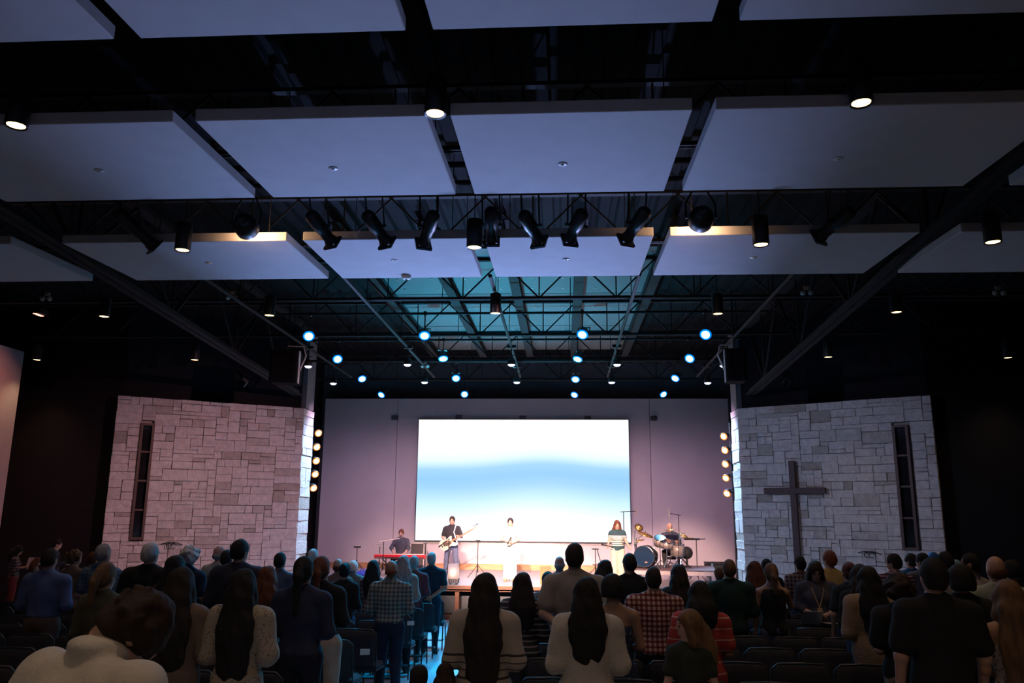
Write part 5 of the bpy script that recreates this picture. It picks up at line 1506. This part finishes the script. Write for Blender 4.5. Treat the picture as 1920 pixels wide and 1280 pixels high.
add(1224, 1055, 1, 'man with cropped hair in a red and white checked shirt', hair=('crop', 'dark'), top=('tee', plaid_red, 'collar'), bottom=('trousers', (0.015, 0.015, 0.025)), arms='front', w=1.15, hem=.90, loose=.025)
add(1272, 1053, 3, 'woman with long wavy brown hair in a dark green top', fem=True, hair=('long', 'brown', .36), top=('long', (0.03, 0.04, 0.035)), arms='front')
add(1310, 1082, 0, 'woman with a short dark bob in a red striped tee', fem=True, hair=('bob', 'black', .06), skin='tan', top=('tee', tee_red), bottom=('trousers', BK), arms='front', w=1.15, hem=.74, loose=.03)
add(1290, 1135, -1, 'girl with long light brown hair in a dark dress looking back', fem=True, hair=('long', 'light', .22), top=('dress', (0.03, 0.035, 0.04), .4), arms='down', head=(95, -4, 0), face=True, w=.85)
add(1366, 1042, 3, 'man with cropped grey hair in a dark green sweater', hair=('crop', 'light'), top=('long', (0.012, 0.04, 0.03)), bottom=('trousers', BK), arms='front', w=1.15, loose=.025)
add(1347, 1059, 6, 'child with light hair beside the man in the green sweater', hair=('short', 'light'), top=('tee', (0.02, 0.05, 0.04)), arms='front')
add(1413, 1047, 4, 'woman with long wavy auburn hair near the edge of the stone wall', fem=True, hair=('long', 'auburn', .28), top=('long', (0.06, 0.05, 0.06)), arms='front')
add(1444, 1050, 3, 'woman with a blond ponytail in a black tank top touching her face', fem=True, hair=('pony', 'light', .2), skin='tan', top=('tank', BK), bottom=('shorts', (0.10, 0.13, 0.2)), arms=('down', 'face'))
add(1436, 1043, 6, 'man with dark hair hidden behind the woman in the tank top', hair=('short', 'black'), top=('tee', BK), arms='front')
add(1498, 1038, 6, 'young man with thick dark hair in a plaid shirt', hair=('short', 'black'), skin='tan', top=('long', plaid_dark), arms='front', head=(15, 0, 0))
b19, J19, s19, p19 = add(1527, 1046, 4, 'woman with long hair and a lanyard facing back, looking down at papers', fem=True, hair=('long', 'brown', .2), top=('three', (0.06, 0.06, 0.08)), bottom=('trousers', BK), arms='front', yaw=172, head=(0, -28, 0), face=True, w=1.25)
add(1553, 1027, 5, 'red-haired man in a yellow shirt', hair=('short', 'red'), top=('long', (0.55, 0.38, 0.12)), bottom=('trousers', KH), arms='front', head=(25, 0, 0))
add(1590, 1048, 3, 'woman with tied auburn hair in a dark tee and jeans', fem=True, hair=('bun', 'auburn'), top=('tee', (0.02, 0.03, 0.035)), bottom=('trousers', JE), arms='down')
add(1632, 1055, 1, 'woman with long black hair in a tan knit sweater', fem=True, hair=('long', 'black', .3), top=('long', cloth((0.33, 0.23, 0.15), 'knit_tan', .8)), bottom=('trousers', BK), arms='front', w=1.12, loose=.03, hem=.80, lean=-2)
add(1609, 1052, 2, 'woman with dark hair behind the woman in the tan sweater', fem=True, hair=('long', 'dark', .2), top=('long', BK), arms='front')
add(1673, 1033, 5, 'boy in a striped shirt turned in profile', hair=('short', 'dark'), top=('tee', stripe_boy), arms='front', head=(50, 0, 0), face=True)
add(1695, 1070, 0, 'person with curly pinned-up hair, black tee and light trousers', fem=True, hair=('curly', 'brown'), top=('tee', BK), bottom=('wide', (0.36, 0.28, 0.21)), arms='front', w=1.12, loose=.035, hem=.82, lean=-3)
add(1745, 1036, -1, 'tall man with full dark hair in a black tee', hair=('short', 'black'), top=('tee', BK), bottom=('trousers', (0.015, 0.02, 0.025)), arms='down', w=1.1, loose=.03)
add(1796, 1049, 0, 'person with round black hair in a black tee', hair=('round', 'black'), top=('tee', (0.015, 0.015, 0.017)), bottom=('trousers', JE), arms='front', w=1.05, loose=.03)
add(1705, 1033, 7, 'young man in a bright blue shirt near the slot window', hair=('short', 'dark'), top=('tee', (0.02, 0.12, 0.32)), arms='front', head=(30, 0, 0), face=True)
add(1727, 1032, 6, 'man with dark hair in a grey shirt beside the one in bright blue', hair=('short', 'black'), skin='tan', top=('long', (0.12, 0.13, 0.16)), arms='front', head=(35, 0, 0))
add(1748, 1031, 8, 'person in a blue cap past the slot window', hair=('cap', (0.03, 0.12, 0.3)), top=('tee', (0.03, 0.1, 0.2)), arms='front')
add(1769, 1028, 4, 'man with short dark hair in a pale shirt looking to the stage', hair=('crop', 'black'), top=('tee', (0.40, 0.36, 0.36)), arms='front', head=(30, 0, 0))
add(1790, 1045, 6, 'person in a pale cap against the dark wall', hair=('cap', (0.3, 0.5, 0.6)), top=('tee', (0.1, 0.1, 0.12)), arms='front')
add(1816, 1030, 3, 'man with dark hair and folded arms in a white tee', hair=('crop', 'black'), skin='tan', top=('tee', (0.48, 0.42, 0.44)), arms='crossed', yaw=30, head=(25, 0, 0), face=True)
add(1863, 1034, 1, 'bald man in a pale green collared shirt', hair=('fringe', 'auburn'), skin='tan', top=('tee', (0.30, 0.34, 0.26), 'collar'), bottom=('trousers', NAVY), arms='down', w=1.15, hem=.84, loose=.025)
add(1894, 1043, 3, 'dark-haired person beside the bald man in pale green', hair=('round', 'black'), top=('tee', (0.1, 0.1, 0.09)), arms='front')
add(1884, 1078, -1, 'woman with very long light brown hair in a pale floral dress', fem=True, hair=('long', 'light', .48), skin='tan', top=('strap', floral2), bottom=('skirt', floral2), arms='front')
# children low beside the woman in stripes
add(787, 1237, 0, 'small child with round dark hair at the aisle', Y=5.75, hair=('round', 'black'), top=('tee', BK), arms='down', w=.8)
add(836, 1234, 0, 'small child with wavy brown hair in a fluffy patterned jacket', Y=5.9, hair=('bob', 'brown', .1), top=('long', fur), arms='down', w=.85, loose=.05)
# people at the far side by the reddish wall
bA, JA, sA, pA = add(33, 1019, 0, 'woman in a patterned top reading from a white sheet by the side wall', Y=16.4, base=RISER_Z, fem=True, hair=('long', 'black', .1), top=('three', plaid_dark), bottom=('trousers', (0.3, 0.05, 0.04)), arms='read', yaw=-60, head=(0, -25, 0), face=True)
bB, JB, sB, pB = add(107, 1007, 0, 'man in a dark shirt with a sheet of paper by the side wall', Y=16.6, base=RISER_Z, hair=('crop', 'black'), top=('long', (0.015, 0.02, 0.03)), arms='read', yaw=-70, head=(0, -15, 0), face=True)
add(70, 1042, 0, 'seated girl with brown hair by the side wall', Y=16.2, base=RISER_Z, fem=True, hair=('bob', 'auburn', .1), top=('tee', (0.2, 0.18, 0.18)), arms='front', yaw=-50, head=(0, -15, 0), face=True)
def sheet(label, J, s, body, off=(0, 0, 0), size=(.22, .28), tilt=0, turn=0):
    """paper held between the two hands of a standing person"""
    m = (J['wrL'] + J['wrR']) / 2 * s
    Rz = Matrix.Rotation(body.rotation_euler[2], 3, 'Z')
    o = MB().box((0, 0, 0), (size[0], .003, size[1])).build('paper_sheet', paper)
    o.location = Vector(body.location) + Rz @ (Vector(m) + Vector((0, .1, .06)) + Vector(off))
    o.rotation_euler = (math.radians(-35 + tilt), 0, body.rotation_euler[2] + math.radians(turn))
    return set_props(o, label, 'paper')
sheet('white sheet held by the woman reading at the side wall', JA, sA, bA, size=(.3, .24), tilt=20, turn=45)
sheet('white sheet held by the man in the dark shirt at the side wall', JB, sB, bB, size=(.26, .26), tilt=20, turn=50)
sheet('pale paper held by the woman with the lanyard', J19, s19, b19, (.12, -.02, -.1), (.25, .32), -20)
sheet('second pale paper hanging from the lanyard woman\'s hand', J19, s19, b19, (-.14, -.02, -.16), (.24, .3), -50)
lan = MB()
for sg in (-1, 1): lan.path([Vector((sg * .07, -.02, 1.45)) * s19, Vector((sg * .075, .13, 1.36)) * s19, Vector((0, .165, 1.13)) * s19], .006, 5)
lan.box(Vector((0, .172, 1.09)) * s19, (.06, .006, .085)); lan.build('lanyard', mat('lanyard_tan', (0.5, 0.35, 0.2), .7), b19)

# ================================================================ the band
def perf(px, pyt, Y, label, base=STAGE_Z, **kw):
    p = atY(px, pyt, Y)
    kw.setdefault('h', .016); kw.setdefault('yaw', 180); kw.setdefault('face', True)
    H = kw.pop('H', p.z - base)
    b, J, s = person((p.x, Y, base), H, label, **kw)
    return b, J, s, p
# bass player
BYp = 23.3
bpose = dict(elR=(.27, -.03, 1.14), wrR=(.13, .2, 1.03), elL=(-.29, .02, 1.16), wrL=(-.24, .25, 1.17), ankL=(-.17, -.02, .085), toeL=(-.21, .12, .035), kneeL=(-.14, .02, .49), ankR=(.17, -.02, .085), toeR=(.21, .12, .035), kneeR=(.14, .02, .49))
bb, JB2, sB2, pb = perf(848, 966, BYp, 'young man in a black polo and jeans playing a white bass guitar', hair=('short', 'brown'), top=('tee', (0.02, 0.02, 0.028), 'collar'), bottom=('trousers', (0.07, 0.09, 0.16)), pose=bpose, shoes=shoe_white)
g0, g1 = atY(838, 1019, BYp - .27), atY(893, 988, BYp - .3)
gt = thing('bass_guitar', 'white electric bass guitar held by the young man in black', 'guitar', g0)
ax_ = (g1 - g0); gl = ax_.length; gx = ax_.normalized(); gy = Vector((0, -1, 0)); gy = (gy - gx * gy.dot(gx)).normalized(); gz = gx.cross(gy)
GM = Matrix((gx, gz, gy)).transposed().to_4x4()
outl = [(-.20, .0), (-.19, .09), (-.13, .15), (-.04, .145), (.03, .105), (.09, .11), (.18, .165), (.26, .17), (.27, .13), (.20, .06), (.17, .0), (.19, -.07), (.22, -.12), (.19, -.145), (.10, -.12), (.03, -.10), (-.05, -.15), (-.14, -.15), (-.19, -.09)]
white_gloss = mat('guitar_white', (0.75, 0.68, 0.50), 0.2, var=.03)
gb = MB().prism(outl[::-1], -.02, .02, GM).build('guitar_body', white_gloss, gt)
MB().prism([(-.08, -.09), (-.02, -.09), (.12, -.03), (.14, .06), (.03, .07), (-.06, .05)][::-1], .021, .024, GM).build('pickguard', mat('pickguard_dark', (0.10, 0.07, 0.05), .3), gb)
for x in (-.1, .04): MB().prism([(x, -.04), (x + .03, -.04), (x + .03, .04), (x, .04)], .021, .034, GM).build('pickup', gear_black, gb)
MB().prism([(-.165, -.035), (-.135, -.035), (-.135, .035), (-.165, .035)], .021, .034, GM).build('bridge', chrome, gb)
MB().prism([(.15, -.022), (gl - .1, -.018), (gl - .1, .018), (.15, .022)], .012, .035, GM).build('neck', mat('neck_maple', (0.35, 0.18, 0.10), .4), gt)
hs = MB().prism([(gl - .1, -.02), (gl - .06, -.045), (gl + .1, -.03), (gl + .13, .02), (gl + .02, .05), (gl - .1, .022)], .005, .022, GM).build('headstock', mat('neck_pink', (0.6, 0.38, 0.3), .4), gt)
for k in range(4): MB().tube(GM @ Vector((gl - .04 + .04 * k, -.04, .013)), GM @ Vector((gl - .04 + .04 * k, -.075, .013)), .01, n=6).build('tuning_peg', chrome, hs)
for k in range(4): MB().tube(GM @ Vector((-.15, -.02 + .0135 * k, .038)), GM @ Vector((gl, -.014 + .01 * k, .036)), .0015, n=4).build('string', chrome, gt)
loc = Vector(bb.location)
sp_ = [Vector(g0) + GM.to_3x3() @ Vector((.26, .15, .0)), loc + Vector((.08, -.16, 1.25)), loc + Vector((.12, -.06, 1.44)), loc + Vector((.1, .1, 1.42)), loc + Vector((-.1, .15, 1.2)), loc + Vector((-.24, .02, 1.05)), Vector(g0) + GM.to_3x3() @ Vector((-.19, 0, 0))]
MB().path([p - Vector(g0) for p in sp_], .018, 6).build('strap', mat('strap_pale', (0.5, 0.55, 0.7), .7), gt)
# lead singer in white
wpose = dict(elR=(.25, .0, 1.14), wrR=(.03, .22, 1.08), elL=(-.25, .0, 1.14), wrL=(-.04, .2, 1.03))
sw_, JS, sS, pS = perf(957, 969, 22.4, 'singer in a white top and wide white trousers holding a microphone', fem=True, hair=('bun', 'dark'), top=('cap', (0.78, 0.74, 0.70)), bottom=('wide', (0.78, 0.74, 0.68)), pose=wpose, shoes=mat('sandal_tan', (0.45, 0.24, 0.14), .6), hem=.98)
mt = thing('handheld_mic', 'black handheld microphone of the singer in white', 'microphone', Vector(sw_.location) + Vector((-JS['wrR'][0] * sS, -JS['wrR'][1] * sS - .085, JS['wrR'][2] * sS)))
q = MB(); mic(q, (.05, 0, .08), (.45, -.1, .75)); q.build('mic_body', gear_black, mt, True)
# backing singer in stripes
spose = dict(elR=(.25, -.02, 1.14), wrR=(.29, .2, 1.03), elL=(-.25, -.02, 1.14), wrL=(-.33, .18, 1.0))
s2, J2, sc2, p2 = perf(1157, 974, 22.3, 'singer with long auburn hair in a dark striped sweater and cream trousers', fem=True, hair=('long', 'auburn', .16), top=('cap', knit_stage), bottom=('wide', (0.62, 0.56, 0.44)), pose=spose, hem=.90, loose=.03, head=(0, -10, 0))
mt = thing('handheld_mic', 'black handheld microphone of the singer in stripes', 'microphone', Vector(s2.location) + Vector((-J2['wrR'][0] * sc2, -J2['wrR'][1] * sc2 - .08, J2['wrR'][2] * sc2)))
q = MB(); mic(q, (-.12, 0, .03), (-1, -.1, .22)); q.tube((-.05, 0, .02), (.12, 0, -.03), .012, n=6); q.build('mic_body', gear_black, mt, True)
# keyboard player on a stool
kz2 = kz + .06
kpose = lambda s: dict(hipL=(-.09, 0, .53), hipR=(.09, 0, .53), kneeL=(-.16, .40, .50), kneeR=(.16, .40, .50), ankL=(-.16, .34, .085), ankR=(.16, .34, .085), toeL=(-.18, .5, .035), toeR=(.18, .5, .035),
             elL=(-.26, .10, .80), elR=(.28, .08, .80), wrL=(-.2, .34, kz2 / s + .035), wrR=(.14, .34, kz2 / s + .035))
Hk = (atY(753, 990, 24.15).z - STAGE_Z) * 1.765 / (1.765 - .37)
kp, JK, sK, pK = perf(753, 990, 24.15, 'young man in a dark shirt playing the red keyboard and singing', H=Hk, hair=('short', 'auburn'), top=('three', (0.045, 0.05, 0.075)), bottom=('trousers', BK), pose=kpose(Hk / 1.765), head=(0, -10, 0), hem=.88)
t = thing('keyboard_stool', 'padded black stool under the keyboard player', 'stool', (kp.location.x, 24.22, STAGE_Z))
zs = .53 * sK - .13
MB().lathe([(.17, zs - .06), (.18, zs - .03), (.17, zs), (0, zs + .01)], 20).build('cushion', gear_black, t, True)
for k in range(4): MB().tube((.1 * math.cos(k * PI / 2 + .7), .1 * math.sin(k * PI / 2 + .7), zs - .06), (.2 * math.cos(k * PI / 2 + .7), .2 * math.sin(k * PI / 2 + .7), 0), .014, n=6).build('leg', gear_black, t)
# drummer
Hd = (atY(1255, 978, 22.95).z - RT) * 1.765 / (1.765 - .50)
dpose = dict(hipL=(-.1, 0, .40), hipR=(.1, 0, .40), kneeL=(-.22, .38, .42), kneeR=(.22, .38, .42), ankL=(-.22, .40, .085), ankR=(.22, .40, .085), toeL=(-.25, .55, .035), toeR=(.25, .55, .035),
             elL=(-.29, .06, .68), elR=(.29, .06, .68), wrL=(-.18, .30, .70), wrR=(.2, .30, .74))
dp, JD, sD, pD = perf(1255, 978, 22.95, 'bald drummer in a dark tee seated behind the kit', base=RT, H=Hd, hair=('none', 'brown'), skin='tan', top=('tee', (0.03, 0.035, 0.05)), bottom=('trousers', BK), pose=dpose, head=(0, -12, 0), hem=.9)
t = thing('drum_stool', 'round black drum stool under the drummer', 'stool', (dp.location.x, 23.0, RT)); zs = .40 * sD - .13
MB().lathe([(.15, zs - .06), (.17, zs - .03), (.16, zs), (0, zs + .01)], 18).build('cushion', gear_black, t, True)
MB().tube((0, 0, .1), (0, 0, zs - .05), .02, n=8).build('pole', chrome, t)
for k in range(3): MB().tube((0, 0, .12), (.2 * math.cos(k * 2.09), .2 * math.sin(k * 2.09), .0), .012, n=6).build('leg', chrome, t)
for nm in 'LR':
    w0 = Vector(JD['wr' + nm]) * sD; w0 = Vector((-w0.x, -w0.y, w0.z)) + Vector(dp.location)
    o = MB().tube((0, .04, -.02), (.02 if nm == 'L' else -.04, -.34, .16), .009, .006, n=6).build('drumstick', oak_mat)
    o.location = w0 + Vector((0, -.07, 0)); set_props(o, 'wooden drumstick in the drummer\'s hand', 'drumstick', 'drumsticks')
for q in sorted(P_, key=lambda a: a[1]):
    if not 1.3 < q[3] < 1.95: print('HEIGHT', round(q[3], 2), q[4], round(q[1], 1))
for i in range(len(P_)):
    for j in range(i):
        if abs(P_[i][1] - P_[j][1]) < .3 and abs(P_[i][2] - P_[j][2]) < .42: print('NEAR', round(abs(P_[i][2] - P_[j][2]), 2), P_[i][4][:40], '|', P_[j][4][:40])
